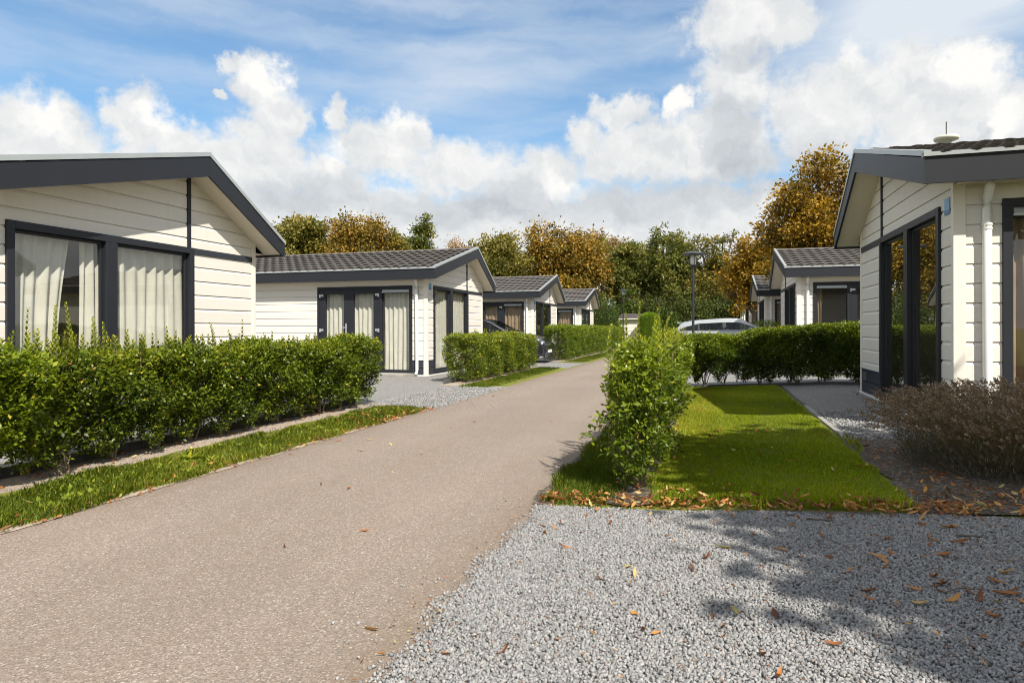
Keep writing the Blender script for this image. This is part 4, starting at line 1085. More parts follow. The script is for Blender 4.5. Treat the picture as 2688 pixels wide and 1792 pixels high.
# tall narrow hedge standing between lane and lawn
def topR(s): return 1.0+.06*math.sin(s*2.3+1)+.045*math.sin(s*6.1)+.03*math.sin(s*13)-(.03 if s > 1.8 else 0)
spR = [(.15, .22, .95, .28), (.4, .15, 1.0, .26), (.7, .05, 1.0, .42), (.9, -.1, 1.0, .30), (1.2, .2, 1.0, .34), (1.3, -.12, 1.0, .40), (1.7, .0, 1.0, .28), (2.3, -.05, 1.0, .36), (2.9, .1, 1.0, .30), (3.6, 0, 1.0, .34), (.3, -.15, 1.0, .18), (.05, .0, 1.0, .2)] + [(rs.uniform(0, 8.8), rs.uniform(-.2, .2), .98, rs.uniform(.07, .24)) for _ in range(95)] + [(rs.uniform(-.05, 1.8), rs.choice((.20, .16, .22, -.12)), rs.uniform(.30, .9), rs.uniform(.12, .26)) for _ in range(34)]
hedge('privet_hedge', 'narrow bright green hedge between the asphalt lane and the lawn, nearest the viewer', (-.52, 4.88), (-.55, 13.8), .33, topR, .16, 17000, .042, M['privetlight'], 106, spR, .42, bulge=.095, narrow=.26, lift=2.6, stemr=.013, tone=.0, ends=.12, wf=lambda s: 1.0 + .18*math.sin(s*4.2+1.2) if s < 1.4 else max(.50, 1.0-.5*min(1, (s-1.4)/.5)) + .12*math.sin(s*7))
# shaded hedge across the end of the lawn
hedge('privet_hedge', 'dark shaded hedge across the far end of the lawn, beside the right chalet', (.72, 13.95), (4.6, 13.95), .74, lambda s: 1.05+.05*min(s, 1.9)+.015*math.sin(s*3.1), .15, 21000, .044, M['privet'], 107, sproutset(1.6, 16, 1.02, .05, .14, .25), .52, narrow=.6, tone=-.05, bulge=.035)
hedge('privet_hedge', 'loose left end of the shaded hedge, sunlight put into its lighter leaf colour, joining the front hedge', (-.34, 13.92), (.50, 13.92), .60, lambda s: 1.0+.06*s+.03*math.sin(s*6), .26, 4200, .044, M['privetlight'], 110, sproutset(.8, 14, 1.0, .06, .18, .2), .42, bulge=.07, narrow=.4, tone=-.06)  # same hedge continued; the lighter leaf material stands in for sunlight on this end
# shrubs by the second and third right chalets
hedge('privet_hedge', 'low loose hedge under the dark window of the second right chalet', (3.0, 19.7), (5.6, 19.7), .6, lambda s: 1.12+.1*math.sin(s*2.6), .1, 1500, .05, M['privetlight'], 108, sproutset(2.4, 14, 1.1, .06, .2, .2), .6, tone=-.05)
hedge('privet_hedge', 'sprouting hedge behind the silver car, before the third right chalet', (1.6, 29.6), (5.5, 29.6), .6, lambda s: 1.3+.05*math.sin(s*2.6), .1, 1500, .06, M['privet'], 109, sproutset(3.6, 14, 1.28, .08, .3, .2), .6)

# ------------------------------------------------------------------ trees
def tree(name, label, loc, blobs, nleaf, leaf, mat, seed, trunk_r=.16, base_h=None, cat='tree', group=None, clump=30, spread=.20, lean=(0, 0), flat=1.0, limbs=None):
    """blobs: (x,y,z,r) crown masses relative to the foot of the trunk"""
    r = np.random.default_rng(seed); rr = random.Random(seed)
    root = empty(name, loc); tag(root, label, cat, group)
    blobs_a = np.array(blobs, float); vol = blobs_a[:, 3]**2.2; vol /= vol.sum()
    top = max(b[2] for b in blobs); bh = base_h if base_h is not None else top*.28
    mb = MB()
    fork = Vector((lean[0]*.3, lean[1]*.3, bh))
    mb.tube([(0, 0, -.15), (rr.uniform(-.05, .05), rr.uniform(-.05, .05), bh*.5), fork], [trunk_r*1.25, trunk_r*.95, trunk_r*.85], 8, False)
    tips = []
    for b in blobs:
        c = Vector(b[:3]); p = fork + Vector((rr.uniform(-.08, .08), rr.uniform(-.08, .08), rr.uniform(-.2, .1)))
        m1 = p.lerp(c, .5) + Vector((rr.uniform(-.2, .2), rr.uniform(-.2, .2), .25))*b[3]*.5
        mb.tube([p, m1, c], [trunk_r*.55, trunk_r*.4, trunk_r*.22], 6, False)
        for k in range(7):
            t = Vector((rr.gauss(0, 1), rr.gauss(0, 1), rr.gauss(.25, .8))).normalized()*b[3]*rr.uniform(.65, 1.0)
            s0 = m1.lerp(c, rr.uniform(.2, 1)); e = c+t
            mm = s0.lerp(e, .5)+Vector((rr.uniform(-.1, .1), rr.uniform(-.1, .1), rr.uniform(-.05, .15)))*b[3]
            mb.tube([s0, mm, e], [trunk_r*.18, trunk_r*.11, trunk_r*.035], 5, False)
            for q in range(3):
                s1 = mm.lerp(e, rr.uniform(0, .8)); e1 = s1+Vector((rr.gauss(0, 1), rr.gauss(0, 1), rr.gauss(.3, .7))).normalized()*b[3]*.35
                mb.tube([s1, e1], [trunk_r*.06, trunk_r*.02], 4, False)
    mb.build('trunk', M['bark'], root, recalc=False)
    # leaf clumps spread through the crown
    nc = clump*len(blobs); ci = r.choice(len(blobs), nc, p=vol)
    dirs = nrm(r.normal(size=(nc, 3))); dirs[:, 2] = dirs[:, 2]*.9+.12
    rad = blobs_a[ci, 3]*1.12*r.uniform(0, 1, nc)**.46
    cc = blobs_a[ci, :3] + dirs*rad[:, None]*np.array([1, 1, flat])
    cs = blobs_a[ci, 3]*spread*.86*r.uniform(.45, 1.6, nc); ct = r.normal(0, .19, nc)
    wgt = cs**2; wgt /= wgt.sum()
    li = r.choice(nc, nleaf, p=wgt)
    off = r.normal(size=(nleaf, 3))*cs[li][:, None]*np.array([1, 1, .8])
    off[:, 0] += lean[0]*.05*np.abs(off[:, 2]); 
    P = cc[li] + off
    A = nrm(nrm(off)*.7 + r.normal(0, .6, (nleaf, 3)) + np.array([lean[0]*.3, lean[1]*.3, -.15])); N = nrm(r.normal(0, .7, (nleaf, 3)) + np.array([0, 0, .8]))
    L = leaf*r.uniform(.6, 1.3, nleaf)
    T = np.clip(.42 + ct[li] + r.normal(0, .11, nleaf), 0, 1)
    link('crown', leaf_mesh('crown', P, A, N, L, L*.62, T, mat, .15), None, root)
    return root

TG = 'autumn trees behind the chalets'
def tblobs(w, h, n, seed, lo=.35, depth=.7, r0=.26):
    rr = random.Random(seed); out = [(0, 0, h*.62, w*.34), (0, 0, h*.82, w*.22)]
    for i in range(n):
        a = 6.283*i/n + rr.uniform(-.3, .3); z = h*rr.uniform(lo, .86); k = 1-.55*max(0, (z/h-.6)/.3)
        rad = w*r0*rr.uniform(.75, 1.2)*(.8 + .2*k)
        out.append((math.cos(a)*(w*.5-rad*.75)*k, math.sin(a)*(w*.5-rad*.75)*depth*k, z, rad))
    return [(x, y, min(z, h-r_*.9), r_) for x, y, z, r_ in out]
# left background, behind the first two chalets
tree('tree', 'olive green tree rising behind the roof end of the left-edge chalet', (-27.0, 39.0, 0), tblobs(5.4, 9.3, 8, 1, .4), 24000, 0.22, M['oliveleaf'], 201, group=TG, lean=(.6, 0))
tree('tree', 'rounded orange-brown tree behind the ridge of the second left chalet', (-23.2, 40.3, 0), tblobs(6.0, 8.8, 9, 2, .45), 30000, 0.2, M['orangeleaf'], 202, group=TG)
tree('tree', 'small olive tree with orange tint at the right shoulder of the rounded orange tree', (-20.8, 42.2, 0), tblobs(3.2, 8.4, 6, 22, .55), 12000, 0.19, M['oliveleaf'], 203, group=TG)
tree('tree', 'sparse windblown tree standing alone against the sky above the second left roof', (-21.3, 45.9, 0), [(0, 0, 7.6, 1.0), (-.6, 0, 6.6, .9), (.7, 0, 6.9, .8), (.35, 0, 8.8, .75), (.7, .1, 9.6, .38), (1.0, 0, 8.3, .5), (0, 0, 5.8, 1.0)], 8500, 0.19, M['greenleaf'], 204, group=TG, clump=16, spread=.22, lean=(1.2, 0))
tree('tree', 'thin half-bare twiggy tree between the sparse tree and the olive tree', (-19.4, 49.0, 0), [(0, 0, 7.3, .8), (.6, 0, 7.0, .6), (-.5, 0, 6.8, .6), (1.3, 0, 6.4, .6)], 2200, 0.15, M['tanleaf'], 205, .10, group=TG, clump=14, spread=.3)
tree('tree', 'broad olive green tree behind the third left chalet', (-17.6, 55.5, 0), tblobs(6.2, 9.8, 9, 4, .3), 28000, 0.25, M['oliveleaf'], 206, group=TG, lean=(.4, 0))
tree('tree', 'large rust-brown tree towering over the last left chalets', (-12.8, 58.9, 0), tblobs(8.2, 10.2, 11, 5, .22), 46000, 0.25, M['orangeleaf'], 207, .22, group=TG)
tree('tree', 'tan thin-leaved tree behind the large rust-brown tree', (-10.4, 66.0, 0), tblobs(6.0, 11.5, 8, 6, .5), 12000, 0.22, M['tanleaf'], 208, group=TG, clump=24, spread=.16)
tree('tree', 'dull green leafy tree in the centre behind the white shed', (-7.0, 62.5, 0), tblobs(5.2, 10.2, 9, 7, .2), 26000, 0.25, M['greenleaf'], 209, group=TG)
tree('tree', 'dull green double-crowned tree right of the white shed', (-3.3, 62.0, 0), [(-.8, 0, 9.2, 1.2), (-1.0, 0, 10.3, .7), (.9, 0, 8.4, 1.3), (0, 0, 6.9, 1.9), (1.3, 0, 5.5, 1.6), (-1.5, 0, 5.8, 1.6), (.3, 0, 4.2, 2.0), (2.2, 0, 6.4, .9), (-.9, 0, 3.2, 1.8)], 30000, 0.24, M['greenleaf'], 210, group=TG, clump=24)
tree('tree', 'wispy windblown olive tree behind the near street lamp', (.3, 60.5, 0), [(-1.0, 0, 8.3, .9), (0, 0, 8.6, .8), (.9, 0, 9.2, .75), (1.7, 0, 9.5, .45), (.2, 0, 7.2, 1.1), (1.0, 0, 6.3, 1.2), (-.5, 0, 5.2, 1.5), (1.2, 0, 4.4, 1.5), (-.9, 0, 3.6, 1.4)], 19000, 0.21, M['oliveleaf'], 211, group=TG, clump=20, lean=(1.4, 0))
tree('tree', 'lower golden orange tree left of the tall golden tree, over the far right chalets', (2.5, 40.6, .16), [(-.1, 0, 5.3, 1.0), (1.0, 0, 5.0, 1.2), (-.7, 0, 4.4, 1.0), (.2, .2, 3.9, 1.4), (1.5, 0, 3.9, 1.4), (-.9, 0, 3.2, .8), (-.4, 0, 2.6, .8), (2.2, 0, 5.2, 1.2)], 26000, 0.2, M['goldleaf'], 212, .14, 2.0, group=TG)
tree('tree', 'tall golden brown autumn tree over the third right chalet roof', (4.75, 28.6, .16), [(-0.60, 0.20, 7.29, 0.90), (0.40, 0.20, 7.10, 1.10), (1.50, 0.00, 6.53, 1.30), (-1.30, 0.00, 5.95, 1.10), (-0.20, 0.00, 5.57, 1.50), (1.30, 0.00, 5.25, 1.60), (-1.60, 0.20, 4.87, 1.20), (-0.70, 0.30, 4.10, 1.40), (2.40, 0.00, 5.57, 1.30), (0.80, 0.20, 4.01, 1.50), (-1.90, 0.50, 3.72, 0.80), (-1.00, 1.00, 3.24, 0.60), (2.70, 0.00, 4.48, 1.40), (-0.20, 1.40, 3.15, 0.70)], 62000, 0.155, M['goldleaf'], 213, .20, 2.3, group=TG, clump=26)
tree('tree', 'olive brown tree between the broad olive tree and the large rust-brown tree', (-15.6, 61.0, 0), tblobs(5.0, 9.4, 8, 31, .25), 18000, .24, M['oliveleaf'], 215, group=TG)
tree('tree', 'brownish olive tree behind the gap between the far lamp and the near lamp', (-5.2, 67.0, 0), tblobs(6.5, 9.6, 9, 32, .2), 20000, .25, M['oliveleaf'], 216, group=TG)
tree('tree', 'olive brown tree filling the gap left of the lower golden orange tree', (3.2, 63.0, 0), tblobs(6.0, 8.4, 9, 33, .2), 18000, .24, M['oliveleaf'], 217, group=TG)
# tree out of the picture to the right: it shades the lawn end and the drive
tree('tree', 'green and orange tree beside the front drive whose shade falls on lawn and gravel', (6.6, .6, .16), [(cx+.627*h-6.6, cy-.678*h-.6, h, rd) for cx, cy, h, rd in ((1.15, 6.3, 6.0, .9), (1.25, 5.4, 5.4, .95), (2.1, 5.9, 6.2, 1.0), (2.2, 5.0, 5.6, 1.35), (3.6, 4.7, 6.6, 1.5), (1.48, 4.15, 4.9, .74), (1.92, 3.4, 4.6, .74), (2.32, 2.7, 4.5, .8), (2.65, 1.9, 4.3, .95), (2.5, 3.2, 4.9, 1.1), (2.3, 4.3, 5.3, 1.1), (1.75, 4.2, 5.0, .8), (2.7, 3.7, 5.2, 1.3), (4.3, 3.2, 6.0, 1.7), (3.4, 1.8, 4.8, 1.3), (4.4, 1.2, 5.4, 1.5), (5.2, 4.4, 6.6, 1.3))],
     95000, .25, M['orangeleaf'], 214, .18, 2.2, clump=34, spread=.30)
# dark understory behind the far chalets and the lane end
UG = 'dark bushes under the far trees'
for i, (x, y, w, h, mt, lab) in enumerate([(-9.5, 57, 5, 4.6, 'darkleaf', 'dark bush under the rust-brown tree, left of the white shed'), (-4.6, 56.5, 4, 4.4, 'darkleaf', 'dark bush behind the white shed'),
        (-1.4, 56, 4.4, 4.2, 'darkleaf', 'dark bush behind the clipped column shrub'), (1.8, 57, 4.6, 4.6, 'darkleaf', 'dark bush above the tail of the silver car'),
        (5.0, 58, 4.6, 4.2, 'darkleaf', 'dark bush at the far end of the right row'), (-14.5, 58, 6, 4.6, 'darkleaf', 'dark bush behind the last left chalet'), (-6.9, 58.5, 2.6, 5.4, 'laurel', 'green bush behind the far street lamp'),
        (-3.2, 50.5, 2.0, 2.9, 'laurel', 'green bush right of the white shed'), (-20, 60, 7, 5, 'darkleaf', 'dark bush behind the third left chalet'), (-27, 47, 8, 5, 'darkleaf', 'dark bush behind the second left chalet')]):
    tree('bush', lab, (x, y, 0), [(0, 0, h*.45, w*.36), (w*.22, 0, h*.55, w*.28), (-w*.24, 0, h*.5, w*.28), (w*.1, 0, h*.78, w*.2), (-w*.12, 0, h*.76, w*.22), (w*.35, 0, h*.25, w*.2), (-w*.35, 0, h*.25, w*.2), (0, 0, h*.15, w*.25)], int(4500+700*w), .17, M[mt], 230+i, .10, .4, 'bush', UG, 26, .22)
# dark conical evergreen beside the last left chalet, and the clipped column
tree('evergreen_bush', 'dense dark green conical bush beside the last left chalet', (-6.9, 45.9, 0), [(0, 0, 2.6, .62), (0, 0, 1.9, .95), (.35, -.2, 1.3, .95), (-.4, 0, 1.3, .95), (.5, 0, .7, .8), (-.5, 0, .7, .9), (.1, 0, 3.05, .36), (.85, -.1, .9, .55)], 16000, .085, M['laurel'], 250, .08, .3, 'bush', None, 40, .2)
def column():
    r = np.random.default_rng(260); n = 30000; root = empty('clipped_shrub', (-4.13, 48.6, 0)); root.scale = (1.42, 1.42, 1.16); tag(root, 'bright green clipped column shrub with a rounded top, seen above the front hedge', 'shrub')
    z = r.uniform(.05, 2.0, n); a = r.uniform(0, 6.283, n)
    rad = np.where(z > 1.75, .47*np.sqrt(np.clip(1-((z-1.75)/.27)**2, 0, 1)), .47)*(1-np.minimum(r.exponential(.06, n), .6)); top = r.uniform(0, 1, n) < .2
    rad = np.where(top, .45*np.sqrt(r.uniform(0, 1, n)), rad); z = np.where(top, 2.02-.25*(rad/.47)**3, z)
    o = np.stack([np.cos(a), np.sin(a), np.where(top, 1.5, .4)], 1)
    P = np.stack([np.cos(a)*rad, np.sin(a)*rad, z], 1); A = nrm(nrm(o)+r.normal(0, .5, (n, 3))); L = r.uniform(.04, .08, n)
    link('foliage', leaf_mesh('foliage', P, A, nrm(r.normal(size=(n, 3))), L, L*.45, np.clip(r.normal(.5, .2, n), 0, 1), M['topiary']), None, root)
    MB().tube([(0, 0, -.05), (0, 0, 1.5)], [.05, .02], 6).build('stem', M['bark'], root)
column()

# ------------------------------------------------------------------ lavender
def lavender(loc, rx, ry, n, seed):
    r = np.random.default_rng(seed); root = empty('lavender_bush', loc); tag(root, 'brown faded lavender bush at the right edge before the right chalet', 'bush')
    a = r.uniform(0, 6.283, n); q = np.sqrt(r.uniform(0, 1, n))
    bx, by = np.cos(a)*q*rx*.55, np.sin(a)*q*ry*.55
    H = r.uniform(.36, .70, n)*(1-.22*q**2)
    tx, ty = np.cos(a)*q*rx*1.05 + r.normal(0, .06, n), np.sin(a)*q*ry*1.05 + r.normal(0, .06, n)
    b0 = np.stack([bx, by, np.full(n, .02)], 1); tip = np.stack([tx, ty, H], 1)
    mid = (b0+tip)/2 + np.stack([(bx-tx)*.12, (by-ty)*.12, H*.10], 1)
    w = .0018; V = []; ang = r.uniform(0, 6.283, n); s = np.stack([np.cos(ang), np.sin(ang), np.zeros(n)], 1)*w
    V = np.stack([b0-s, b0+s, mid+s, tip+s*.7, tip-s*.7, mid-s], 1).reshape(-1, 3)
    F = (np.arange(n)[:, None, None]*6 + np.array([[0, 1, 2, 5], [5, 2, 3, 4]])[None]).reshape(-1, 4)
    link('stalk', np_mesh('stalk', V, F, np.repeat(np.clip(r.normal(.5, .2, n), 0, 1), 6), M['lavstem']), None, root)
    # seed heads: little whorls stacked on each tip
    ax = nrm(tip-mid); P, A, L, T = [], [], [], []
    for k in range(5):
        for j in range(4):
            e = nrm(np.cross(ax, nrm(r.normal(size=(n, 3)))))
            P.append(tip + ax*(.012*k-.02) + e*.001); A.append(nrm(e+ax*.8)); L.append(.018*r.uniform(.7, 1.3, n)*(1-.1*k)); T.append(np.clip(r.normal(.45, .2, n), 0, 1))
    P, A, L, T = np.concatenate(P), np.concatenate(A), np.concatenate(L), np.concatenate(T)
    link('seed_head', leaf_mesh('seed_head', P, A, nrm(r.normal(size=(len(P), 3))), L, L*.75, T, M['lavflower']), None, root)
    m = 26000; a = r.uniform(0, 6.283, m); q = r.uniform(0, 1, m)**.5; h = r.uniform(0, 1, m)**1.3*.40*(1-.3*q)
    P = np.stack([np.cos(a)*q*rx*(.85+.25*h), np.sin(a)*q*ry*(.85+.25*h), h+.01], 1)
    A = nrm(np.stack([np.cos(a)*.5, np.sin(a)*.5, np.full(m, .9)], 1)+r.normal(0, .4, (m, 3))); L = r.uniform(.03, .06, m)
    link('foliage', leaf_mesh('foliage', P, A, nrm(r.normal(size=(m, 3))), L, L*.13, np.clip(.2+.5*h/.4+r.normal(0, .15, m), 0, 1), M['lavleaf']), None, root)
lavender((2.62, 5.98, .14), 1.30, 1.0, 3600, 300)
def tuft(loc, n, h, seed, label):
    r = np.random.default_rng(seed); a = r.uniform(0, 6.283, n); le = r.uniform(.1, .6, n)
    d = np.stack([np.cos(a)*le, np.sin(a)*le, np.ones(n)], 1); P = r.normal(0, .03, (n, 3)); P[:, 2] = 0
    o = link('grass_tuft', leaf_mesh('grass_tuft', P, d, np.stack([-np.cos(a), -np.sin(a), le], 1), h*r.uniform(.5, 1.2, n), np.full(n, .007), np.clip(r.normal(.5, .2, n), 0, 1), M['grass'], .1), None, loc=loc)
    tag(o, label, 'grass tuft')
tuft((2.25, 7.2, .16), 30, .55, 301, 'tall thin weed stalks growing between the lavender and the right chalet window')
tuft((.3, 4.5, g(.3)), 50, .10, 303, 'green grass tuft in the leaf litter at the foot of the front hedge')
tuft((1.15, 4.55, g(1.15)), 30, .10, 304, 'green grass tuft in the leaf litter at the lawn corner by the lavender')
def dandelion():
    r = np.random.default_rng(310); root = empty('dandelion', (-4.62, 5.0, .02)); tag(root, 'dandelion with one yellow flower in the left grass verge', 'weed')
    n = 26; a = r.uniform(0, 6.283, n); L = r.uniform(.08, .14, n)
    d = np.stack([np.cos(a), np.sin(a), r.uniform(.15, .6, n)], 1)
    link('leaf', leaf_mesh('leaf', np.zeros((n, 3)), d, np.tile([0, 0, 1.], (n, 1)), L, L*.3, r.uniform(.4, .8, n), M['vergegrass']), None, root)
    MB().tube([(0, 0, 0), (.02, -.01, .11)], .002, 5).lathe([(.004, .105), (.012, .112), (.010, .12), (.003, .123)], 10, (.02, -.01, 0)).build('flower', pbr('dandelion_yellow', (.75, .55, .02), .6), root)
dandelion()

# ------------------------------------------------------------------ fallen leaves
def curled_leaf(name, L, W, curl, twist, seed):
    rr = random.Random(seed); k = 7; V = []; F = []
    for i in range(k+1):
        t = i/k; w = W*(math.sin(math.pi*min(1, t*.92+.05))**.8)*.5*(1-.25*t)
        ang = curl*(t-.5); x = L*math.sin(ang)/curl if abs(curl) > .05 else L*(t-.5); z = L*(1-math.cos(ang))/max(.05, abs(curl))*.9
        tw = twist*(t-.5)
        for s in (-1, 0, 1):
            V.append((x, s*w*math.cos(tw), z + s*w*math.sin(tw) + (abs(s)*w*.55) + rr.uniform(-.0015, .0015)))
    for i in range(k):
        for s in (0, 1): F.append((i*3+s, i*3+s+1, (i+1)*3+s+1, (i+1)*3+s))
    return V, F
LEAVES = [curled_leaf('l', L, W, c, t, i) for i, (L, W, c, t) in enumerate([(.105, .030, 1.1, .7), (.085, .034, 1.9, -.6), (.12, .028, .7, 1.4), (.07, .036, 1.4, .2), (.095, .024, 2.4, .9), (.06, .030, .8, -.9), (.11, .034, -.9, .6)])]
meshes = [np_mesh('fallen_leaf', V, F, mat=M['fallen'], smooth=True) for V, F in LEAVES]
def drop(n, pick, label, seed, zl, smin, smax):
    rr = random.Random(seed)
    for _ in range(n):
        x, y = pick(rr)
        o = bpy.data.objects.new('fallen_leaf', rr.choice(meshes)); C.objects.link(o)
        o.location = (x, y, g(x)+zl); o.rotation_euler = (rr.gauss(0, .35), rr.gauss(0, .35), rr.uniform(0, 6.283)); s = rr.uniform(smin, smax); o.scale = (s, s*rr.uniform(.7, 1.1), s)
        tag(o, label, 'leaf', 'fallen autumn leaves')
drop(75, lambda q: (q.uniform(-1.0, 2.1), 1.7+2.7*q.random()**.8), 'curled orange-brown leaf fallen on the grey gravel of the front drive', 1, .022, .45, .95)
drop(55, lambda q: (q.uniform(.45, 2.0), q.uniform(2.9, 4.4)), 'curled orange-brown leaf fallen on the grey gravel of the front drive', 2, .022, .5, 1.05)
drop(16, lambda q: (q.uniform(-4.0, -1.2), q.uniform(2.1, 9)), 'dry leaf fallen on the bare asphalt lane', 3, .014, .4, .85)
drop(46, lambda q: (q.uniform(-.2, 1.25), 4.7+3.6*q.random()**1.5), 'dry brown leaf lying in the mown lawn', 4, .04, .45, .9)
drop(26, lambda q: (q.uniform(-4.95, -4.1), q.uniform(3, 9.2)), 'dry leaf lying in the left grass verge', 5, .045, .4, .8)
drop(14, lambda q: (q.uniform(-4.9, -3.6), q.uniform(9.3, 13)), 'small leaf on the pale gravel before the second left chalet', 6, .02, .5, .8)

def litter(name, spots, seed, label, lsize=.075):
    r = np.random.default_rng(seed); allV, allF, T = [], [], []; nb = 0
    for (n, x0, x1, y0, y1, dz) in spots:
        for _ in range(n):
            V, F = LEAVES[r.integers(len(LEAVES))]; V = np.array(V)*r.uniform(.35, .78)*(lsize/.075)
            e = Matrix.Rotation(r.uniform(0, 6.283), 3, 'Z') @ Matrix.Rotation(r.normal(0, .45), 3, 'X') @ Matrix.Rotation(r.normal(0, .45), 3, 'Y')
            V = V @ np.array(e).T; x = r.uniform(x0, x1); t = (x-x0)/max(1e-6, x1-x0); y = r.normal((y0+y1)/2, (y1-y0)/4) if y1-y0 < 2 else r.uniform(y0, y1)
            V += np.array([x, y, g(x)+dz+abs(r.normal(0, .012))]); allV.append(V); allF.append(np.array(F)+nb); nb += len(V); T.append(np.full(len(V), r.uniform(0, 1)))
    o = link(name, np_mesh(name, np.concatenate(allV), np.concatenate(allF), np.concatenate(T), M['litter'], True), None); tag(o, label, 'leaves', kind='stuff')
litter('leaf_litter', [(620, -1.14, 1.5, 4.38, 4.72, .03), (160, .8, 2.6, 4.36, 4.72, .03), (150, 1.2, 2.6, 4.55, 5.1, .02), (60, -.85, -.1, 4.6, 5.3, .02), (60, -.9, -.1, 5, 13.5, .03), (70, 1.3, 1.75, 4.8, 7.2, .03)], 1, 'drift of orange-brown leaf litter along the lawn edge and under the front hedge')
litter('leaf_fragment', [(420, -1.05, 2.0, 1.7, 4.4, .016), (90, .3, 2.0, 2.8, 4.4, .016), (70, -1.25, -1.0, 1.8, 4.4, .014)], 7, 'small reddish-brown leaf fragments sprinkled over the front gravel drive', .030)
litter('leaf_litter', [(260, -4.20, -4.02, 2.4, 9.3, .016), (110, -4.2, -4.02, 7.0, 9.3, .016), (60, -4.9, -4.2, 7.4, 9.3, .04), (120, -5.6, -5.2, 3.6, 9.8, .02), (60, -5.6, -5.1, 13.8, 20, .02)], 2, 'orange-brown leaf litter along the left verge edge and under the left hedges')
def twig(loc, L, rz, label, bendy=.2, rad=.003):
    rr = random.Random(int(L*1000)); pts = [(L*t, bendy*L*math.sin(t*3+rr.random()), .012+.01*rr.random()) for t in (0, .25, .5, .75, 1)]
    mb = MB().tube(pts, [rad, rad*.9, rad*.8, rad*.6, rad*.3], 5); mb.tube([pts[2], (pts[2][0]+L*.2, pts[2][1]+L*.15, .03)], [rad*.5, rad*.2], 4)
    o = mb.build('twig', M['bark'], loc=(loc[0], loc[1], g(loc[0])+.012)); o.rotation_euler[2] = rz; tag(o, label, 'twig')
twig((.95, 3.15), .34, .25, 'long reddish twig lying on the shaded gravel')
twig((.55, 4.25), .22, -.1, 'short dark twig on the gravel below the litter line', .1, .006)
twig((1.25, 4.0), .18, .1, 'short dark twig at the right on the shaded gravel', .1, .006)

# ------------------------------------------------------------------ street lamps, shed
def lamp(label, loc, top):
    root = empty('street_lamp', loc); tag(root, label, 'street lamp', 'street lamps along the lane')
    MB().lathe([(.055, -.1), (.055, .75), (.045, .80), (.038, .84), (.036, top-.58), (.045, top-.55), (.08, top-.50), (.105, top-.475), (.105, top-.46)], 14).build('pole', M['poleblack'], root, smooth=False)
    MB().lathe([(.090, top-.46), (.094, top-.13)], 14).build('lamp_glass', M['lampglass'], root, smooth=True)
    cage = MB()
    for k in range(4):
        a = k*math.pi/2+.5; cage.tube([(.105*math.cos(a), .105*math.sin(a), top-.47), (.105*math.cos(a), .105*math.sin(a), top-.02)], .008, 5)
    cage.build('cage_bar', M['poleblack'], root)
    MB().lathe([(.345, top-.145), (.36, top-.135), (.35, top-.118), (.25, top-.080), (.12, top-.058), (.03, top-.05)], 28).build('lamp_hood', M['lampshade'], root, smooth=True)
    c = MB(); c.box((-.12, -.012, top-.055), (-.10, .012, top)); c.box((.04, -.012, top-.055), (.06, .012, top)); c.box((-.13, -.012, top), (.13, .012, top+.012)); c.build('top_bracket', M['poleblack'], root)
lamp('tall black street lamp with a saucer hood rising in front of the silver car', (-.46, 20.6, 0), 3.60)
lamp('small distant black street lamp beside the white shed', (-5.75, 46.3, 0), 4.02)

def shed():
    root = empty('garden_shed', (-5.2, 50.6, 0)); tag(root, 'small white shed with a flat dark roof at the end of the lane', 'shed')
    w = MB(); P3 = lambda u, z, o: (u, -1.0-o, z)
    boards(w, P3, .05, 1.95, .2, .05, [], lambda z: (-1.15, 1.15)); boards(w, lambda u, z, o: (1.15+o, u, z), .05, 1.95, .2, .05, [], lambda z: (-1, 1)); boards(w, lambda u, z, o: (-1.15-o, u, z), .05, 1.95, .2, .05, [], lambda z: (-1, 1))
    w.build('wall', M['siding'], root, recalc=False)
    r = MB(); r.hexa([(-1.3, -1.22, 1.93), (1.3, -1.22, 1.93), (1.3, 1.2, 1.93), (-1.3, 1.2, 1.93), (-1.3, -1.22, 1.99), (1.3, -1.22, 1.99), (1.25, .3, 2.36), (-1.25, .3, 2.36)]); r.build('roof', M['felt'], root)
    MB().box((-1.3, -1.25, 1.90), (1.3, -1.222, 1.98)).build('fascia', M['trimcream'], root)
    MB().box((1.06, -1.05, .05), (1.18, -1.02, 1.9)).build('corner_post', M['trimcream'], root)
shed()

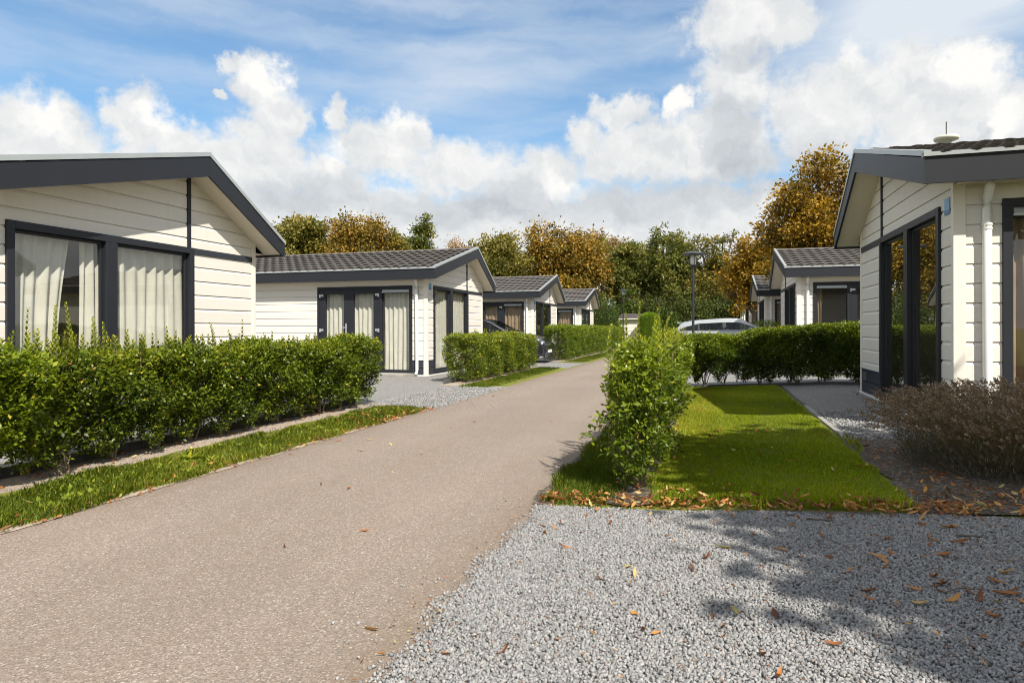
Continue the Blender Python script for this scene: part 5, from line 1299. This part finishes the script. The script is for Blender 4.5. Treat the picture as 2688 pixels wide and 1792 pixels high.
# ------------------------------------------------------------------ cars
def car(label, loc, paint, st, glasscfg, wheels, wr, track, rz=0, group='parked cars'):
    """st rows: x, z sill, z belt, z rail, z roof, half width at sill, at belt, at rail; nose towards +x"""
    root = empty('parked_car', loc, rz); tag(root, label, 'car', group)
    n = len(st)
    def sec(row):
        x, zs, zb, zr, zt, ws, wb, wr_ = row
        pts = [(ws*.90, zs), (ws, zs+.06), (wb*1.015, zs+(zb-zs)*.42), (wb*1.02, zs+(zb-zs)*.72), (wb*1.0, zb-.025), (wb*.985, zb), (wr_, zr), (wr_*.945, zr+(zt-zr)*.62), (wr_*.72, zt-.016), (0, zt)]
        return [(x, -y, z) for y, z in pts] + [(x, y, z) for y, z in reversed(pts[:-1])]
    S = [sec(r_) for r_ in st]; m = len(S[0])
    part = {}
    def add(nm, pts): part.setdefault(nm, []).append(pts)
    for i in range(n-1):
        for j in range(m-1):
            quad = [S[i][j], S[i+1][j], S[i+1][j+1], S[i][j+1]]
            jj = min(j, m-2-j)     # 5: belt-rail, 6..8: roof
            nm = 'body'
            for g_, (i0, i1, js) in glasscfg.items():
                if i0 <= i < i1 and jj in js: nm = g_ + ('' if 'screen' in g_ or 'rear' in g_ else ('_l' if j > m/2 else '_r'))
            add(nm, quad)
    for e in (0, n-1):
        c = S[e]; half = m//2
        for j in range(half): add('body', [c[j], c[j+1], c[m-2-j], c[m-1-j]])
    body = None
    for nm in sorted(part, key=lambda q: q != 'body'):
        mb = MB()
        for f in part[nm]: mb.face(f)
        name = 'body' if nm == 'body' else ('windscreen' if 'screen' in nm else ('rear_window' if 'rear' in nm else 'side_window'))
        me = bpy.data.meshes.new(name); me.from_pydata(mb.v, [], mb.f)
        bm = bmesh.new(); bm.from_mesh(me); bmesh.ops.remove_doubles(bm, verts=bm.verts, dist=1e-4); bmesh.ops.recalc_face_normals(bm, faces=bm.faces); bm.to_mesh(me); bm.free()
        me.polygons.foreach_set('use_smooth', [True]*len(me.polygons))
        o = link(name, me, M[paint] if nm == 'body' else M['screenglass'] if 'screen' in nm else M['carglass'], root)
        if nm == 'body':
            s_ = o.modifiers.new('sub', 'SUBSURF'); s_.levels = s_.render_levels = 0
            e_ = o.modifiers.new('edge', 'EDGE_SPLIT'); e_.split_angle = R(38)
            body = o
    for x in wheels:
        for sg in (-1, 1):
            y = sg*track
            wl = empty('wheel', (x, y, wr)); wl.parent = root
            MB().lathe([(wr*.62, -.10), (wr*.93, -.105), (wr, -.08), (wr, .08), (wr*.93, .105), (wr*.62, .10)], 28).build('tyre', M['rubber'], wl, smooth=False).rotation_euler = (R(90), 0, 0)
            rim = MB(); rim.lathe([(.05, .085), (.06, .10), (.05, .105)], 12)
            for k in range(7):
                a = k*6.283/7; ca, sa = math.cos(a), math.sin(a)
                rim.hexa([(ca*.04-sa*.022, sa*.04+ca*.022, .07), (ca*.04+sa*.022, sa*.04-ca*.022, .07), (ca*wr*.62+sa*.03, sa*wr*.62-ca*.03, .07), (ca*wr*.62-sa*.03, sa*wr*.62+ca*.03, .07),
                          (ca*.04-sa*.022, sa*.04+ca*.022, .095), (ca*.04+sa*.022, sa*.04-ca*.022, .095), (ca*wr*.62+sa*.03, sa*wr*.62-ca*.03, .09), (ca*wr*.62-sa*.03, sa*wr*.62+ca*.03, .09)])
            rim.lathe([(wr*.56, .08), (wr*.63, .08), (wr*.63, .1), (wr*.56, .1)], 24)
            ro = rim.build('rim', M['silver'], wl); ro.rotation_euler = (R(90), 0, 0) if sg < 0 else (R(-90), 0, 0)
            MB().lathe([(wr*1.10, -.02), (wr*1.10, .004)], 28, (0, 0, 0)).build('wheel_arch', M['blackplastic'], wl).rotation_euler = (R(90) if sg < 0 else R(-90), 0, 0)
            wl.children[-1].location = (0, -sg*.0, .0)
    # mirrors
    return root

def pillar(root, pts, w, mat, name='pillar', t=.012):
    """flat strip following pts on the flank"""
    mb = MB()
    for p, q in zip(pts, pts[1:]):
        mb.hexa([(p[0]-w/2, p[1], p[2]), (p[0]+w/2, p[1], p[2]), (q[0]+w/2, q[1], q[2]), (q[0]-w/2, q[1], q[2]),
                 (p[0]-w/2, p[1]-t, p[2]), (p[0]+w/2, p[1]-t, p[2]), (q[0]+w/2, q[1]-t, q[2]), (q[0]-w/2, q[1]-t, q[2])])
    return mb.build(name, mat, root)

EST = [(0.0, .42, .80, .81, .83, .74, .76, .60), (.03, .30, .97, .985, 1.0, .82, .83, .66), (.16, .27, 1.005, 1.05, 1.15, .85, .86, .70), (.30, .26, 1.02, 1.09, 1.315, .87, .875, .72), (.46, .26, 1.03, 1.17, 1.385, .88, .89, .72), (.97, .24, 1.04, 1.30, 1.45, .90, .905, .68),
       (1.04, .24, 1.045, 1.31, 1.455, .90, .91, .68), (1.86, .22, 1.05, 1.35, 1.51, .91, .915, .67), (1.96, .22, 1.05, 1.352, 1.515, .91, .915, .67), (2.35, .22, 1.05, 1.345, 1.51, .91, .915, .67), (2.50, .22, 1.05, 1.32, 1.48, .91, .912, .68), (2.80, .22, 1.045, 1.215, 1.36, .91, .908, .72), (3.16, .22, 1.035, 1.06, 1.135, .905, .90, .78),
       (3.24, .22, 1.025, 1.03, 1.075, .905, .895, .76), (3.7, .22, .965, .985, 1.02, .90, .88, .72), (4.2, .22, .875, .895, .93, .87, .84, .68), (4.5, .24, .775, .79, .82, .80, .76, .60), (4.66, .28, .64, .655, .68, .70, .66, .5), (4.70, .32, .52, .53, .54, .62, .58, .45)]
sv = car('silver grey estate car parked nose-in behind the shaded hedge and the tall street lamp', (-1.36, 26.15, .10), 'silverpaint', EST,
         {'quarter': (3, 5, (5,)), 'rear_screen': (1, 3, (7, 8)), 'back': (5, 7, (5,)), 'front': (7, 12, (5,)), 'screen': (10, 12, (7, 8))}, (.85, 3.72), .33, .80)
for y in (-.66, .66):
    mb = MB(); mb.tube([(.60, y*.92, 1.33), (.70, y*.92, 1.375), (1.3, y*.92, 1.435), (1.9, y*.92, 1.465), (2.3, y*.92, 1.465), (2.42, y*.92, 1.43)], .012, 8); mb.build('roof_rail', M['silver'], sv)
for y in (-1, 1):
    m_ = MB(); m_.hexa([(2.72, y*.92, 1.03), (2.82, y*.92, 1.03), (2.82, y*1.10, 1.05), (2.72, y*1.10, 1.05), (2.74, y*.92, 1.14), (2.83, y*.92, 1.13), (2.83, y*1.10, 1.15), (2.72, y*1.09, 1.17)]); m_.build('mirror', M['silverpaint'], sv, bevel=.02)
    MB().box((.0, y*.80, .82), (.14, y*.62, .96)).build('tail_lamp', M['redlens'], sv, bevel=.02)
    MB().box((4.40, y*.74, .62), (4.60, y*.52, .72)).build('headlight', M['lens'], sv, bevel=.02)
MB().box((.0, -.26, .70), (-.012, .26, .81)).build('number_plate', M['plate'], sv)
MB().hexa([(.26, -.58, 1.315), (.34, -.58, 1.35), (.34, .58, 1.35), (.26, .58, 1.315), (.18, -.56, 1.33), (.36, -.56, 1.372), (.36, .56, 1.372), (.18, .56, 1.33)]).build('spoiler', M['silverpaint'], sv, bevel=.006)
sea = MB()
for x in (1.25, 2.15):
    for y in (-.38, .38): sea.box((x, y-.24, .5), (x+.14, y+.24, 1.12)); sea.box((x+.02, y-.12, 1.13), (x+.10, y+.12, 1.28))
sea.build('seat', M['seat'], sv, bevel=.03)
for x, z0, z1, w, r0, r1 in ((1.0, 1.045, 1.305, .07, .908, .682), (1.91, 1.05, 1.351, .13, .915, .672)): pillar(sv, [(x, -r0, z0), (x-.02, -r1-.004, z1)], w, M['blackplastic']); pillar(sv, [(x, r0, z0), (x-.02, r1+.016, z1)], w, M['blackplastic'])
mb = MB()
for a, b in zip([(.40, -.888, 1.03), (1.0, -.91, 1.045), (2.0, -.918, 1.053), (2.95, -.915, 1.045)], [(1.0, -.91, 1.045), (2.0, -.918, 1.053), (2.95, -.915, 1.045), (3.1, -.91, 1.04)]): mb.tube([a, b], .010, 6)
mb.build('window_trim', M['chrome'], sv)

BLK = [(0.0, .40, .86, .87, .90, .72, .74, .58), (.05, .30, 1.02, 1.04, 1.06, .80, .82, .62), (.25, .26, 1.06, 1.38, 1.43, .86, .87, .60), (.50, .25, 1.07, 1.46, 1.52, .88, .89, .61), (1.05, .24, 1.07, 1.51, 1.57, .90, .90, .62), (1.12, .24, 1.07, 1.515, 1.575, .90, .90, .62),
       (1.80, .22, 1.06, 1.53, 1.60, .90, .905, .62), (1.90, .22, 1.06, 1.53, 1.60, .90, .905, .62), (2.25, .22, 1.05, 1.51, 1.585, .90, .905, .62), (2.45, .22, 1.05, 1.45, 1.53, .90, .905, .64), (2.80, .22, 1.045, 1.27, 1.36, .90, .90, .69), (3.25, .22, 1.035, 1.06, 1.13, .90, .90, .78),
       (3.36, .22, 1.02, 1.03, 1.075, .90, .89, .76), (3.75, .22, .97, .99, 1.03, .90, .885, .74), (4.12, .23, .895, .915, .955, .885, .865, .72), (4.32, .24, .83, .845, .88, .85, .83, .68), (4.44, .24, .76, .77, .79, .80, .77, .62), (4.50, .20, .66, .67, .68, .76, .73, .58), (4.52, .16, .56, .57, .575, .74, .71, .56)]
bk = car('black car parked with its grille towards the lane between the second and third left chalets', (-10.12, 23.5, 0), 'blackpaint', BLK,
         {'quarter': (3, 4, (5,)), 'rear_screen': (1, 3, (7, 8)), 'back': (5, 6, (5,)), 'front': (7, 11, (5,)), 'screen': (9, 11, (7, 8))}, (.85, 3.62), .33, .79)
gb = MB()
gb.box((4.478, -.44, .56), (4.50, .44, .76)); gb.build('grille', M['blackplastic'], bk)
gs = MB()
for k in range(4): gs.box((4.49, -.42, .585+k*.048), (4.512+.004*(3-k), .42, .600+k*.048))
gs.build('grille_bar', M['chrome'], bk)
MB().lathe([(.07, 0), (.075, .012), (.05, .018)], 20).build('badge', M['chrome'], bk).location = (4.505, 0, .66)
bk.children[-1].rotation_euler = (0, R(90), 0)
for y in (-1, 1):
    h = MB(); h.hexa([(4.20, y*.83, .70), (4.20, y*.80, .82), (4.40, y*.70, .77), (4.44, y*.72, .66), (4.475, y*.48, .64), (4.44, y*.48, .765), (4.44, y*.50, .765), (4.475, y*.50, .64)])
    h2 = MB(); h2.box((4.33, y*.80, .665), (4.462, y*.50, .765)); h2.build('headlight', M['lens'], bk, bevel=.02)
    m_ = MB(); m_.hexa([(2.78, y*.92, 1.06), (2.90, y*.92, 1.06), (2.90, y*1.10, 1.08), (2.78, y*1.10, 1.08), (2.80, y*.92, 1.20), (2.90, y*.92, 1.18), (2.90, y*1.10, 1.19), (2.78, y*1.09, 1.21)]); m_.build('mirror', M['blackpaint'], bk, bevel=.02)
    MB().box((4.44, y*.74, .24), (4.53, y*.46, .40)).build('air_intake', M['blackplastic'], bk, bevel=.01)
    d = MB(); d.tube([(4.535, y*.72, .26), (4.545, y*.48, .42)], .012, 6); d.build('intake_trim', M['chrome'], bk)
    p_ = MB(); p_.tube([(2.30, y*.655, 1.50), (2.50, y*.70, 1.44), (2.85, y*.78, 1.25), (3.27, y*.86, 1.05)], .012, 6); p_.build('window_trim', M['chrome'], bk)
MB().box((4.52, -.27, .37), (4.545, .27, .48)).build('number_plate', M['plate'], bk)
MB().box((4.46, -.72, .13), (4.60, .72, .16)).build('front_lip', M['blackplastic'], bk, bevel=.01)
MB().box((4.50, -.70, .475), (4.56, .70, .53)).build('bumper', M['blackpaint'], bk, bevel=.02)
sea = MB()
for x in (1.25, 2.15):
    for y in (-.38, .38): sea.box((x, y-.24, .5), (x+.14, y+.24, 1.15)); sea.box((x+.02, y-.12, 1.16), (x+.10, y+.12, 1.33))
sea.build('seat', M['seat'], bk, bevel=.03)
